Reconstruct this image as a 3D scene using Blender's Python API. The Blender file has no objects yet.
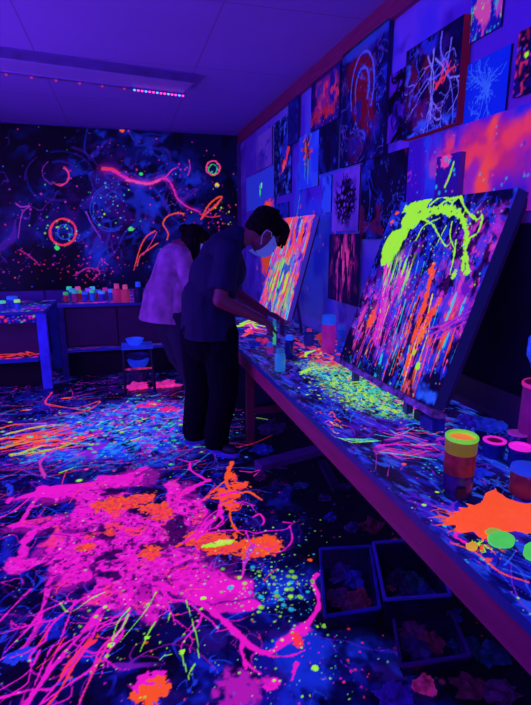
import bpy, bmesh, math, random
import numpy as np
from mathutils import Vector, Matrix
C = bpy.context.scene.collection
rnd = random.Random(7)
R = math.radians
# ------------------------------------------------------------------ camera
F = 500.; CX = 265.5; CY = 352.5; H = 1.5
TH = math.atan(114.5/F)
YAW = math.atan(.287/(math.cos(TH)+math.tan(TH)*math.sin(TH)))
def ray(px, py):
    a = (px-CX)/F; b = (CY-py)/F
    up = b*math.cos(TH)-math.sin(TH); fw = math.cos(TH)+b*math.sin(TH)
    return Vector((a*math.cos(YAW)+fw*math.sin(YAW), fw*math.cos(YAW)-a*math.sin(YAW), up))
def onZ(px, py, z=0.): d = ray(px, py); t = (z-H)/d[2]; return Vector((d[0]*t, d[1]*t, z))
def onX(px, py, x): d = ray(px, py); t = x/d[0]; return Vector((x, d[1]*t, H+d[2]*t))
def onY(px, py, y): d = ray(px, py); t = y/d[1]; return Vector((d[0]*t, y, H+d[2]*t))
cam = bpy.data.cameras.new('camera'); cam.sensor_fit = 'HORIZONTAL'; cam.sensor_width = 36; cam.lens = 36*F/531
cam.clip_start = .02
co = bpy.data.objects.new('camera', cam); C.objects.link(co)
co.location = (0, 0, H); co.rotation_euler = (math.pi/2-TH, 0, -YAW)
bpy.context.scene.camera = co
WX = 1.62; BY = 7.09; CZ = 2.87; LX = -2.9; FY = -2.2   # room
TX = .795; TZ = .695                                     # workbench front edge and top

# ------------------------------------------------------------------ colour, materials
def lin(c):
    if isinstance(c, str): c = tuple(int(c[i:i+2], 16)/255 for i in (0, 2, 4))
    return np.array([x/12.92 if x <= .04045 else ((x+.055)/1.055)**2.4 for x in c])
MAG = lin('f018c8'); ORG = lin('ff5426'); LIM = lin('a4fa3c'); CYA = lin('22c4e6'); BLU = lin('2038f0')
RED = lin('ff3258'); VIO = lin('8a22f0'); PNK = lin('ff4ab0'); YEL = lin('f4d030'); GRN = lin('3ee070'); NAV = lin('0a0a50')
SKY = lin('3c78ff')
def mat(name, col, rough=.6, var=.25, scale=8., glow=0., metal=0., bump=.15, stretch=(1, 1, 1), spec=.4):
    m = bpy.data.materials.new(name); m.use_nodes = True
    n = m.node_tree.nodes; l = m.node_tree.links; p = n['Principled BSDF']
    tc = n.new('ShaderNodeTexCoord'); mp = n.new('ShaderNodeMapping'); mp.inputs['Scale'].default_value = stretch
    l.new(tc.outputs['Object'], mp.inputs[0])
    ns = n.new('ShaderNodeTexNoise'); ns.inputs['Scale'].default_value = scale; ns.inputs['Detail'].default_value = 5
    l.new(mp.outputs[0], ns.inputs[0])
    rp = n.new('ShaderNodeValToRGB'); c = np.array(col, float)
    rp.color_ramp.elements[0].position = .3; rp.color_ramp.elements[1].position = .7
    rp.color_ramp.elements[0].color = (*np.clip(c*(1-var), 0, 1), 1); rp.color_ramp.elements[1].color = (*np.clip(c*(1+var), 0, 1), 1)
    l.new(ns.outputs['Fac'], rp.inputs[0]); l.new(rp.outputs[0], p.inputs['Base Color'])
    p.inputs['Roughness'].default_value = rough; p.inputs['Metallic'].default_value = metal
    p.inputs['Specular IOR Level'].default_value = spec
    if glow:
        l.new(rp.outputs[0], p.inputs['Emission Color']); p.inputs['Emission Strength'].default_value = glow
    if bump:
        b = n.new('ShaderNodeBump'); b.inputs['Strength'].default_value = bump; b.inputs['Distance'].default_value = .01
        l.new(ns.outputs['Fac'], b.inputs['Height']); l.new(b.outputs[0], p.inputs['Normal'])
    return m
def paint_mat(name, k, rough=.5, bump=.3, bs=90, base=1.):
    m = bpy.data.materials.new(name); m.use_nodes = True
    n = m.node_tree.nodes; l = m.node_tree.links; p = n['Principled BSDF']
    a = n.new('ShaderNodeAttribute'); a.attribute_name = 'paint'
    # a fluorescing pigment soaks up the blacklight instead of scattering it
    ab = n.new('ShaderNodeMath'); ab.operation = 'MULTIPLY_ADD'; ab.inputs[1].default_value = -.8; ab.inputs[2].default_value = 1.; l.new(a.outputs['Alpha'], ab.inputs[0])
    vm = n.new('ShaderNodeVectorMath'); vm.operation = 'SCALE'; l.new(a.outputs['Color'], vm.inputs[0]); l.new(ab.outputs[0], vm.inputs['Scale'])
    l.new(vm.outputs[0], p.inputs['Base Color']); l.new(a.outputs['Color'], p.inputs['Emission Color'])
    mu = n.new('ShaderNodeMath'); mu.operation = 'MULTIPLY'; mu.inputs[1].default_value = k
    l.new(a.outputs['Alpha'], mu.inputs[0]); l.new(mu.outputs[0], p.inputs['Emission Strength'])
    tc = n.new('ShaderNodeTexCoord'); ns = n.new('ShaderNodeTexNoise'); ns.inputs['Scale'].default_value = bs; ns.inputs['Detail'].default_value = 3
    l.new(tc.outputs['Object'], ns.inputs[0])
    b = n.new('ShaderNodeBump'); b.inputs['Strength'].default_value = bump; b.inputs['Distance'].default_value = .004
    l.new(ns.outputs['Fac'], b.inputs['Height']); l.new(b.outputs[0], p.inputs['Normal'])
    p.inputs['Roughness'].default_value = rough; p.inputs['Specular IOR Level'].default_value = .18
    return m
PAINT = paint_mat('fluorescent_paint', .85)
PAPER = paint_mat('painted_paper', .8, rough=.8, bump=.1)
WALLP = paint_mat('wall_paint', .5, rough=.8, bump=.1)

# ------------------------------------------------------------------ objects
def tag(o, label=None, cat=None, group=None, kind=None):
    if label: o['label'] = label
    if cat: o['category'] = cat
    if group: o['group'] = group
    if kind: o['kind'] = kind
    return o
def empty(name, loc, label, cat, group=None):
    o = bpy.data.objects.new(name, None); C.objects.link(o); o.location = loc
    o.empty_display_size = .05
    return tag(o, label, cat, group)
def link(name, me, m, parent=None, smooth=False):
    o = bpy.data.objects.new(name, me); C.objects.link(o)
    if m is not None:
        for x in (m if isinstance(m, (list, tuple)) else [m]): me.materials.append(x)
    if smooth: me.polygons.foreach_set('use_smooth', [True]*len(me.polygons))
    if parent is not None:
        o.parent = parent; o.location = -world_loc(parent)
    return o
def world_loc(p):
    v = Vector(p.location)
    if p.parent: v = v+world_loc(p.parent)
    return v
def fin(name, bm, m, parent=None, smooth=False, bevel=0):
    if bevel:
        bmesh.ops.bevel(bm, geom=[e for e in bm.edges if len(e.link_faces) == 2 and e.calc_face_angle(0) > .6], offset=bevel, segments=2, affect='EDGES', profile=.6)
    bmesh.ops.recalc_face_normals(bm, faces=bm.faces)
    me = bpy.data.meshes.new(name); bm.to_mesh(me); bm.free()
    o = link(name, me, m, parent, smooth)
    if smooth:
        try: me.set_sharp_from_angle(angle=R(40))
        except Exception: pass
    return o
def recenter(o):
    """put a top-level mesh's origin at its own base"""
    me = o.data; n = len(me.vertices); a = np.empty(n*3); me.vertices.foreach_get('co', a); a = a.reshape(-1, 3)
    c = (a.min(0)+a.max(0))/2; c[2] = a[:, 2].min(); a -= c; me.vertices.foreach_set('co', a.ravel()); me.update()
    o.location = Vector(c)+Vector(o.location); return o
def box(bm, a, b, M=None):
    r = bmesh.ops.create_cube(bm, size=1.)['verts']
    a = Vector(a); b = Vector(b)
    for v in r:
        v.co = Vector([(a[i]+b[i])/2+v.co[i]*(b[i]-a[i]) for i in range(3)])
        if M: v.co = M @ v.co
    return r
def bar(bm, p, q, w, h=None, up=(0, 0, 1)):
    """rectangular bar from p to q"""
    p = Vector(p); q = Vector(q); d = (q-p); L = d.length; d.normalize(); h = h or w
    u = Vector(up); s = d.cross(u)
    if s.length < .01: s = d.cross(Vector((0, 1, 0)))
    s.normalize(); u = s.cross(d)
    M = Matrix((( s.x, d.x, u.x, p.x), (s.y, d.y, u.y, p.y), (s.z, d.z, u.z, p.z), (0, 0, 0, 1)))
    box(bm, (-w/2, 0, -h/2), (w/2, L, h/2), M)
def lathe(bm, prof, c=(0, 0, 0), n=28, sx=1, sy=1, axis=None):
    c = Vector(c); rings = []
    M = Matrix.Identity(3) if axis is None else Vector((0, 0, 1)).rotation_difference(Vector(axis).normalized()).to_matrix()
    for r, z in prof:
        if r < 1e-5: rings.append([bm.verts.new(c+M @ Vector((0, 0, z)))])
        else: rings.append([bm.verts.new(c+M @ Vector((r*sx*math.cos(2*math.pi*k/n), r*sy*math.sin(2*math.pi*k/n), z))) for k in range(n)])
    for A, B in zip(rings, rings[1:]):
        for k in range(n):
            a, b = A[k % len(A)], A[(k+1) % len(A)]; d, e = B[k % len(B)], B[(k+1) % len(B)]
            f = [a, b, e, d]; g = []
            for v in f:
                if v not in g: g.append(v)
            if len(g) > 2:
                try: bm.faces.new(g)
                except ValueError: pass
def tube(bm, pts, r, n=8):
    pts = [Vector(p) for p in pts]; prev = None; N = len(pts)
    up = Vector((.13, .2, 1)).normalized()
    for i, p in enumerate(pts):
        d = (pts[min(i+1, N-1)]-pts[max(i-1, 0)]).normalized()
        s = d.cross(up); s = s.normalized() if s.length > 1e-3 else Vector((1, 0, 0)); u = s.cross(d)
        rr = r[i] if isinstance(r, (list, tuple)) else r
        ring = [bm.verts.new(p+(s*math.cos(2*math.pi*k/n)+u*math.sin(2*math.pi*k/n))*rr) for k in range(n)]
        if prev:
            for k in range(n): bm.faces.new([prev[k], prev[(k+1) % n], ring[(k+1) % n], ring[k]])
        else: bm.faces.new(ring[::-1])
        prev = ring
    bm.faces.new(prev)
def crumple(bm, c, sx, sy, sz, seed=0, n=2, amp=.35):
    r = random.Random(seed); vs = bmesh.ops.create_icosphere(bm, subdivisions=n, radius=1)['verts']; c = Vector(c)
    off = Vector((r.random()*9, r.random()*9, r.random()*9))
    from mathutils import noise
    for v in vs:
        d = v.co.normalized(); k = 1+amp*noise.noise(d*1.7+off)*2+amp*.5*noise.noise(d*4+off)*2
        v.co = Vector((d.x*sx*k, d.y*sy*k, max(d.z*k, -.55)*sz+.55*sz))+c

# ------------------------------------------------------------------ painting on dense sheets
_rs = np.random.RandomState(3); _T = _rs.rand(256, 256)
def vnoise(x, y, s=0):
    x = x+s*17.13; y = y+s*9.71
    xi = np.floor(x).astype(int); yi = np.floor(y).astype(int); fx = x-xi; fy = y-yi
    fx = fx*fx*(3-2*fx); fy = fy*fy*(3-2*fy)
    g = lambda a, b: _T[a & 255, b & 255]
    return (g(xi, yi)*(1-fx)+g(xi+1, yi)*fx)*(1-fy)+(g(xi, yi+1)*(1-fx)+g(xi+1, yi+1)*fx)*fy
def fbm(x, y, s=0, o=4):
    t = 0; a = .5; n = 0
    for i in range(o):
        t = t+a*vnoise(x, y, s+i*3.3); n += a; a *= .5; x = x*2.03; y = y*2.03
    return t/n
def sm(a, b, x): t = np.clip((x-a)/(b-a), 0, 1); return t*t*(3-2*t)
def catmull(p, k=6):
    p = [np.array(q, float) for q in p]
    if len(p) < 3: return np.array([p[0]+(p[1]-p[0])*t for t in np.linspace(0, 1, k+1)])
    P = [2*p[0]-p[1]]+p+[2*p[-1]-p[-2]]; o = []
    for i in range(1, len(P)-2):
        for t in np.arange(k)/k:
            a, b, c, d = P[i-1:i+3]
            o.append(.5*((2*b)+(c-a)*t+(2*a-5*b+4*c-d)*t*t+(3*b-a-3*c+d)*t**3))
    o.append(p[-1]); return np.array(o)
class Sheet:
    def __init__(s, us, vs, base, glow=0., seed=1):
        s.u = np.asarray(us, float); s.v = np.asarray(vs, float); s.U, s.V = np.meshgrid(s.u, s.v)
        s.c = np.ones(s.U.shape+(3,))*np.array(base); s.g = np.full(s.U.shape, float(glow)); s.r = np.random.RandomState(seed); s.seed = seed
    def sl(s, a, b, c, d):
        i0 = max(np.searchsorted(s.u, a)-1, 0); i1 = min(np.searchsorted(s.u, b)+1, len(s.u))
        j0 = max(np.searchsorted(s.v, c)-1, 0); j1 = min(np.searchsorted(s.v, d)+1, len(s.v))
        return (slice(j0, j1), slice(i0, i1)) if i1 > i0 and j1 > j0 else None
    def lay(s, sl, m, col, glow):
        m = np.clip(m, 0, 1); col = np.asarray(col)
        s.c[sl] = s.c[sl]*(1-m[..., None])+col*m[..., None]; s.g[sl] = s.g[sl]*(1-m)+glow*m
    def cloud(s, col, scale, lo, hi, glow=.5, op=1., sx=1., sy=1., seed=0, within=None, rot=0., o=4):
        sl = (slice(None), slice(None)); U, V = s.U, s.V
        if rot: U, V = U*math.cos(rot)+V*math.sin(rot), -U*math.sin(rot)+V*math.cos(rot)
        n = fbm(U*scale*sx, V*scale*sy, s.seed*5+seed, o); m = sm(lo, hi, n)*op
        if within is not None: m = m*within
        s.lay(sl, m, col, glow)
    def ridge(s, col, scale, w, glow=.8, op=1., within=None, seed=0, sx=1., sy=1., rot=0., warp=.5, o=3, gate=None):
        """thin wandering lines along the level sets of warped noise"""
        U, V = s.U*scale, s.V*scale
        if rot: U, V = U*math.cos(rot)+V*math.sin(rot), -U*math.sin(rot)+V*math.cos(rot)
        a = vnoise(U*.7, V*.7, s.seed+seed+50)-.5; b = vnoise(U*.7, V*.7, s.seed+seed+70)-.5
        n = np.abs(fbm((U+a*warp*3)*sx, (V+b*warp*3)*sy, s.seed*3+seed+7, o)-.5)
        m = (1-sm(w*.4, w, n))*op
        if gate is not None: m = m*sm(gate, gate+.08, fbm(U*.6, V*.6, s.seed+seed+90, 2))
        if within is not None: m = m*within
        s.lay((slice(None), slice(None)), m, col, glow)
    def field(s, blobs, scale, amp, lo, hi, col, glow=1., op=1., seed=0, warp=.3):
        """one ragged pool of paint whose outline follows several soft centres"""
        x0 = min(b[0]-b[2]*2.5 for b in blobs); x1 = max(b[0]+b[2]*2.5 for b in blobs); y0 = min(b[1]-b[3]*2.5 for b in blobs); y1 = max(b[1]+b[3]*2.5 for b in blobs)
        sl = s.sl(x0, x1, y0, y1); U = s.U[sl]; V = s.V[sl]; a = (fbm(U*scale*.5, V*scale*.5, seed+31, 3)-.5)*warp; b_ = (fbm(U*scale*.5, V*scale*.5, seed+47, 3)-.5)*warp
        w = np.zeros(U.shape)
        for cx, cy, rx, ry in blobs: w = np.maximum(w, np.exp(-(((U+a-cx)/rx)**2+((V+b_-cy)/ry)**2)*.7))
        n = fbm((U+a*2)*scale, (V+b_*2)*scale, seed, 5); s.lay(sl, sm(lo, hi, w+(n-.5)*amp)*op, col, glow)
    def ell(s, cx, cy, rx, ry, soft=.5, rough=.3, fs=None, rot=0., seed=0):
        """soft elliptical weight over the whole sheet"""
        U = s.U-cx; V = s.V-cy
        U, V = U*math.cos(rot)+V*math.sin(rot), -U*math.sin(rot)+V*math.cos(rot)
        d = np.sqrt((U/rx)**2+(V/ry)**2); fs = fs or 3/max(rx, ry)
        d = d+(fbm(s.U*fs, s.V*fs, s.seed+seed, 4)-.5)*2*rough
        return 1-sm(1-soft, 1+soft, d)
    def blob(s, cx, cy, rx, ry, col, glow=1., rough=.6, soft=.06, rot=0., op=1., seed=0, fs=None):
        k = 1.8; q = max(rx, ry)*k
        sl = s.sl(cx-q, cx+q, cy-q, cy+q)
        if sl is None: return
        U = s.U[sl]-cx; V = s.V[sl]-cy
        U, V = U*math.cos(rot)+V*math.sin(rot), -U*math.sin(rot)+V*math.cos(rot)
        d = np.sqrt((U/rx)**2+(V/ry)**2); f = fs or 2.5/min(rx, ry)
        d = d+(fbm(s.U[sl]*f, s.V[sl]*f, s.seed+seed+cx*3, 5)-.5)*2*rough
        s.lay(sl, (1-sm(1-soft, 1+soft, d))*op, col, glow)
    def stroke(s, pts, w0, w1=None, col=MAG, glow=1., soft=.25, wob=.5, op=1., fs=None, smooth=True, halo=0., k=6):
        w1 = w0 if w1 is None else w1
        P = catmull(pts, k) if smooth else np.array(pts, float)
        W = np.linspace(w0, w1, len(P)); mx = max(w0, w1)*(2.2+6*(halo > 0))
        a = P.min(0)-mx; b = P.max(0)+mx; sl = s.sl(a[0], b[0], a[1], b[1])
        if sl is None: return
        U = s.U[sl]; V = s.V[sl]; D = np.full(U.shape, 9.)
        u = s.u[sl[1]]; v = s.v[sl[0]]
        for i in range(len(P)-1):
            p, q = P[i], P[i+1]; lo = np.minimum(p, q)-mx; hi = np.maximum(p, q)+mx
            i0, i1 = np.searchsorted(u, (lo[0], hi[0])); j0, j1 = np.searchsorted(v, (lo[1], hi[1]))
            if i1 <= i0 or j1 <= j0: continue
            x = U[j0:j1, i0:i1]; y = V[j0:j1, i0:i1]; d = q-p; L = d@d+1e-12
            t = np.clip(((x-p[0])*d[0]+(y-p[1])*d[1])/L, 0, 1)
            r = np.sqrt((x-p[0]-t*d[0])**2+(y-p[1]-t*d[1])**2)/(W[i]+(W[i+1]-W[i])*t)
            D[j0:j1, i0:i1] = np.minimum(D[j0:j1, i0:i1], r)
        f = fs or 1.2/max(w0, w1)
        Dn = D+(fbm(U*f, V*f, s.seed, 3)-.5)*2*wob
        if halo: s.lay(sl, np.exp(-(D/3.)**2)*halo, col, glow)
        s.lay(sl, (1-sm(1-soft, 1+soft, Dn))*op, col, glow)
    def dots(s, n, a, b, c, d, r0, r1, cols, glow=1., w=None):
        for _ in range(n):
            x = s.r.uniform(a, b); y = s.r.uniform(c, d)
            if w is not None:
                j = min(np.searchsorted(s.v, y), len(s.v)-1); i = min(np.searchsorted(s.u, x), len(s.u)-1)
                if s.r.rand() > w[j, i]: continue
            r = r0+(r1-r0)*s.r.rand()**3; col = cols[s.r.randint(len(cols))]
            sl = s.sl(x-r*1.6, x+r*1.6, y-r*1.6, y+r*1.6)
            if sl is None: continue
            D = np.hypot(s.U[sl]-x, s.V[sl]-y)/r
            s.lay(sl, 1-sm(.7, 1.3, D), col, glow*s.r.uniform(.6, 1))
    def gauss(s, n, cx, cy, sx, sy, r0, r1, cols, glow=1.):
        for _ in range(n):
            x = s.r.normal(cx, sx); y = s.r.normal(cy, sy); s.dots(1, x, x+1e-6, y, y+1e-6, r0, r1, cols, glow)
    def vein(s, x, y, ang, L, w, col, glow=1., depth=3, bend=.35):
        pts = [(x, y)]; a = ang; n = 7
        for i in range(n):
            a += s.r.normal(0, bend); x += math.cos(a)*L/n; y += math.sin(a)*L/n; pts.append((x, y))
            if depth and s.r.rand() < .4: s.vein(x, y, a+s.r.choice([-1, 1])*s.r.uniform(.4, 1.), L*.5, w*.6, col, glow, depth-1, bend)
        s.stroke(pts, w, w*.35, col, glow, k=3)
    def drips(s, n, a, b, c, d, w, L, cols, glow=1., down=-1, slant=0.):
        for _ in range(n):
            x = s.r.uniform(a, b); y = s.r.uniform(c, d); l = L*s.r.uniform(.3, 1); col = cols[s.r.randint(len(cols))]
            ww = w*s.r.uniform(.5, 1.2); e = (x+slant*l+s.r.normal(0, l*.05), y+down*l)
            s.stroke([(x, y), ((x+e[0])/2+s.r.normal(0, l*.03), (y+e[1])/2), e], ww, ww*.5, col, glow*s.r.uniform(.6, 1), k=3, wob=.6)
            if s.r.rand() < .4: s.blob(e[0], e[1], ww*1.4, ww*1.8, col, glow, rough=.1)
    def mesh(s, name, fn, m, parent=None, back=None, edge=None, smooth=False):
        """fn(U,V)->(...,3) world points; back: thickness vector; edge: rgb,glow of the sides"""
        P = fn(s.U, s.V).reshape(-1, 3); nv, nu = s.U.shape; N = nv*nu
        idx = np.arange(N).reshape(nv, nu)
        q = np.stack([idx[:-1, :-1], idx[:-1, 1:], idx[1:, 1:], idx[1:, :-1]], -1).reshape(-1, 4)
        col = np.concatenate([s.c.reshape(-1, 3), s.g.reshape(-1, 1)], 1)
        if back is not None:
            ring = np.concatenate([idx[0, :], idx[1:, -1], idx[-1, -2::-1], idx[-2:0:-1, 0]])
            n = len(ring); A = P[ring]; B = P[ring]+np.array(back)
            o = N; P = np.concatenate([P, A, B]); k = np.arange(n); k2 = (k+1) % n
            side = np.stack([o+k, o+n+k, o+n+k2, o+k2], -1)
            cc = [0, nu-1, nu-1+nv-1, 2*(nu-1)+nv-1]
            side = np.concatenate([side, np.array([[o+n+cc[3], o+n+cc[2], o+n+cc[1], o+n+cc[0]]])])
            q = np.concatenate([q, side]); e = edge if edge is not None else (.02, .01, .1, .1)
            col = np.concatenate([col, np.tile(np.array(e, float), (2*n, 1))])
        me = bpy.data.meshes.new(name); me.vertices.add(len(P)); me.vertices.foreach_set('co', P.astype(np.float32).ravel())
        me.loops.add(q.size); me.loops.foreach_set('vertex_index', q.astype(np.int32).ravel())
        me.polygons.add(len(q)); me.polygons.foreach_set('loop_start', np.arange(0, q.size, 4, dtype=np.int32))
        me.update(calc_edges=True); me.validate()
        at = me.color_attributes.new('paint', 'FLOAT_COLOR', 'POINT'); at.data.foreach_set('color', col.astype(np.float32).ravel())
        return link(name, me, m, parent, smooth)
# ------------------------------------------------------------------ the setting
def fp(px, py, z=0.): p = onZ(px, py, z); return (p.x, p.y)
us = np.concatenate([np.arange(LX, -1.5, .03), np.arange(-1.5, 1.63, .0048)])
vs = np.concatenate([np.arange(FY, .95, .04), np.arange(.95, 3.1, .0045), np.arange(3.1, BY+.01, .009)])
S = Sheet(us, vs, lin('07051f'), .25, seed=11)
ALL = (slice(None), slice(None))
# where the spilled paint covers the floor and where it runs out under the bench
edge = .78-.14*sm(2.6, 3.1, S.V)*1-.0*S.V
cover = 1-sm(-.22, .12, S.U-edge+(fbm(S.U*5, S.V*5, 4)-.5)*.5)
far = sm(4.0, 5.3, S.V)
S.cloud(lin('0c0c5a'), 2.2, .38, .62, .5, 1, seed=1, within=cover)
S.cloud(lin('1616a0'), 4, .5, .7, .6, .9, seed=2, within=cover*(1-.6*far))
S.cloud(lin('1a2ad8'), 7, .56, .74, .7, .8, seed=3, within=cover*(1-.75*far))
S.cloud(lin('30107a'), 5, .52, .7, .5, .8, seed=5, within=cover, sy=2.2)
S.cloud(lin('05031a'), 9, .5, .66, .2, .8, seed=7, within=cover)
S.cloud(lin('05031a'), 25, .55, .7, .2, .7, seed=8)
S.ridge(lin('2434e0'), 4, .012, .7, .8, cover*(1-.5*far), 21, gate=.45); S.ridge(lin('8a1cc0'), 3, .010, .7, .8, cover, 22, gate=.5, rot=.6, sx=1.6); S.ridge(lin('2a50ff'), 9, .018, .7, .7, cover, 23, gate=.52)
S.ridge(MAG, 2.4, .006, .8, .9, cover, 24, gate=.5, sx=1.8, rot=.9)
c = fp(125, 428); wb = S.ell(c[0], c[1], .62, .6, .5, .5)
S.cloud(lin('1c44ff'), 12, .38, .58, .95, .95, seed=12, within=wb, sy=.8, rot=.3)
S.cloud(lin('2a90f4'), 26, .5, .62, 1, .85, seed=13, within=wb, rot=.3)
S.cloud(lin('9a20d8'), 14, .55, .68, .8, .9, seed=14, within=wb)
c = fp(300, 610); wc = S.ell(c[0], c[1]-.1, .3, .38, .5, .5)
S.cloud(lin('1836e0'), 10, .45, .68, .7, .9, seed=15, within=wc*cover)
# broad brushed traces towards the far wall
for k in range(230):
    x = S.r.uniform(-1.6, .7); y = S.r.uniform(3.0, 5.0); a = S.r.normal(.15, .45); L = S.r.uniform(.08, .5)
    S.stroke([(x, y), (x+L*.5*math.cos(a), y+L*.5*math.sin(a)+S.r.normal(0, .03)), (x+L*math.cos(a), y+L*math.sin(a))], S.r.uniform(.002, .008), .002,
             [lin('2030d0'), lin('c018b0'), lin('5a20d0'), lin('e03060'), lin('2090e0')][S.r.randint(5)], .7, k=3, op=.8)
def fl(pts, w0, w1=None, col=MAG, glow=1., **k):
    if 'wob' not in k: k['wob'] = .95
    S.stroke([fp(*p) for p in pts], w0*.66, None if w1 is None else w1*.6, col, glow, fs=26, **k)
def fb(px, py, rx, ry, col, **k): c = fp(px, py); S.blob(c[0], c[1], rx, ry, col, **k)
# orange and yellow brush work at the left
for k in range(26):
    y0 = 425+S.r.rand()*24; x0 = -20+S.r.rand()*60
    fl([(x0, y0+8), (x0+30, y0+S.r.normal(2, 2)), (x0+50+S.r.rand()*20, y0-2)], S.r.uniform(.012, .04), .01, [ORG, ORG, lin('f08030'), RED, lin('d0c040')][S.r.randint(5)], 1, wob=.8, k=4)
fl([(48, 404), (75, 408), (100, 401), (86, 411), (60, 414)], .012, .01, ORG)
fl([(52, 392), (46, 404), (70, 408), (100, 412), (130, 408)], .011, .009, RED)
fb(67, 398, .05, .022, ORG); fb(26, 410, .045, .02, ORG); fb(150, 405, .13, .07, lin('f02090')); fb(168, 409, .09, .06, lin('f02090'))
# bright speckled band
cols = [LIM, CYA, GRN, PNK, BLU, VIO, MAG, CYA, lin('30a0ff')]
c = fp(125, 428); S.gauss(900, c[0], c[1], .42, .36, .003, .02, cols, .95)
for k in range(90):
    x = S.r.normal(c[0], .42); y = S.r.normal(c[1], .36); a = S.r.normal(.5, .5); L = S.r.uniform(.03, .14)
    S.stroke([(x, y), (x+L*math.cos(a), y+L*math.sin(a))], S.r.uniform(.003, .009), .003, cols[S.r.randint(len(cols))], .9, k=2)
# thin pink and blue filaments everywhere
for k in range(70):
    x = S.r.uniform(-1.3, .6); y = S.r.uniform(1.2, 3.6)
    S.vein(x, y, S.r.uniform(-.2, 1.8), S.r.uniform(.15, .5), S.r.uniform(.0025, .006), [lin('9018a0'), lin('2040e0'), lin('4a20d0'), lin('2050f0'), BLU][S.r.randint(5)], .7, 1)
# the magenta body
def puddle(pts, r0, r1, n=1, col=MAG):
    for p in pts: fb(p[0], p[1], p[2], p[3], col, rough=.75, soft=.05, seed=int(p[0]))
BL = [fp(x, y)+(a, b) for x, y, a, b in ((128, 548, .20, .27), (152, 566, .17, .2), (108, 532, .16, .16), (165, 522, .12, .18), (88, 488, .22, .07), (60, 494, .18, .06), (118, 478, .14, .05), (45, 524, .16, .06), (70, 545, .1, .12),
      (60, 575, .07, .13), (207, 587, .09, .09), (230, 606, .06, .04), (190, 505, .06, .2), (150, 598, .08, .08), (95, 510, .1, .12), (30, 560, .08, .05))]
S.field([(a, b, c*1.35, d*1.35) for a, b, c, d in BL], 7, .9, .35, .75, lin('a8109c'), .8, .85, seed=5, warp=.25)
S.field(BL, 8, .95, .33, .46, MAG, 1., 1., seed=9, warp=.3)
core = S.ell(*fp(125, 535), .5, .6, .5, .5)
S.ridge(lin('70108a'), 5, .03, .6, .8, core, 3, gate=.45); S.cloud(lin('c214b0'), 16, .56, .7, .85, .4, seed=33, within=core*(S.c[..., 0] > .5))
S.cloud(lin('0a0640'), 6, .61, .67, .3, .9, seed=37, within=S.ell(*fp(120, 520), .55, .7, .6, .5))
S.cloud(lin('ff3a4a'), 9, .6, .68, 1, .8, seed=39, within=core*(S.c[..., 0] > .5))
fl([(143, 469), (118, 480), (87, 488), (60, 492), (39, 497), (22, 520)], .035, .02)
fl([(208, 480), (190, 489), (165, 505), (145, 525)], .03, .04)
fl([(190, 462), (191, 470), (206, 480)], .01, .02); fl([(178, 459), (190, 462), (198, 460)], .008, .01)
fl([(45, 478), (40, 462), (52, 452), (62, 440), (70, 431)], .016, .008, lin('d030b0'))
fl([(38, 490), (15, 510), (-10, 522)], .014, .01); fl([(20, 560), (30, 535), (60, 520)], .03, .05); fl([(110, 520), (90, 500), (40, 487)], .03, .04)
fl([(60, 545), (68, 560), (50, 580), (45, 600), (30, 640), (0, 660)], .03, .006); fl([(50, 590), (35, 620), (5, 652)], .012, .006); fl([(30, 590), (10, 610), (-8, 630)], .01, .004)
fl([(126, 585), (115, 598), (104, 607), (82, 633), (56, 663), (26, 705)], .028, .012)
fl([(110, 602), (90, 628), (60, 648), (42, 680), (22, 708)], .012, .008); fl([(104, 610), (88, 645), (70, 668), (39, 705)], .009, .007)
fl([(96, 640), (80, 655), (60, 690), (45, 708)], .01, .006, RED); fl([(118, 632), (100, 650), (92, 668), (60, 690), (40, 705)], .008, .006)
fl([(110, 640), (98, 662), (85, 690), (78, 706)], .009, .006, lin('f02a90')); fl([(90, 640), (66, 668), (60, 680)], .012, .01, RED)
fl([(40, 650), (28, 672), (0, 690)], .008, .005); fl([(44, 620), (25, 648), (8, 662)], .01, .005, lin('b018b0')); fl([(75, 600), (60, 640), (50, 650), (28, 700)], .008, .005)
fl([(52, 690), (30, 690), (0, 698)], .009, .007, MAG)
for k in range(5):
    x = 20+S.r.rand()*90; y = 600+S.r.rand()*50; L = S.r.uniform(20, 60)
    fl([(x, y), (x-L*.4, y+L*.6), (x-L*.8-S.r.rand()*8, y+L)], S.r.uniform(.003, .009), .003, [MAG, lin('c020d0'), RED, lin('5030e0')][S.r.randint(4)])
# the long arm to the bins
fl([(120, 555), (155, 580), (178, 592), (205, 606), (232, 628), (246, 642)], .028, .018)
fl([(190, 583), (196, 560), (197, 545), (194, 532), (208, 522), (219, 514), (221, 500)], .02, .016); fl([(219, 515), (223, 520), (215, 528)], .02, .01)
fl([(317, 574), (313, 582), (318, 596), (318, 608), (310, 620), (296, 633), (282, 645), (268, 653), (254, 648), (243, 639), (232, 630)], .017, .022, wob=.7)
fl([(304, 628), (288, 640), (270, 651), (256, 650)], .036, .012); fl([(243, 640), (241, 652), (248, 664), (260, 674)], .018, .01); fl([(243, 656), (246, 668)], .02, .01)
fl([(268, 656), (290, 656), (305, 650)], .006, .004); fl([(293, 672), (297, 664), (292, 680)], .014, .008); fl([(232, 628), (216, 632)], .01, .004)
fb(270, 684, .03, .03, MAG); fb(240, 690, .07, .07, lin('b018b0'), rough=1.1, soft=.3); fb(297, 640, .02, .04, RED)
S.cloud(lin('b00c98'), 70, .54, .66, .85, .55, seed=61, within=core*(S.c[..., 0] > .4)); S.cloud(lin('ff50e0'), 45, .6, .7, 1., .35, seed=62, within=core*(S.c[..., 0] > .5)); S.cloud(lin('10084a'), 55, .62, .68, .4, .8, seed=63, within=core)
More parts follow.
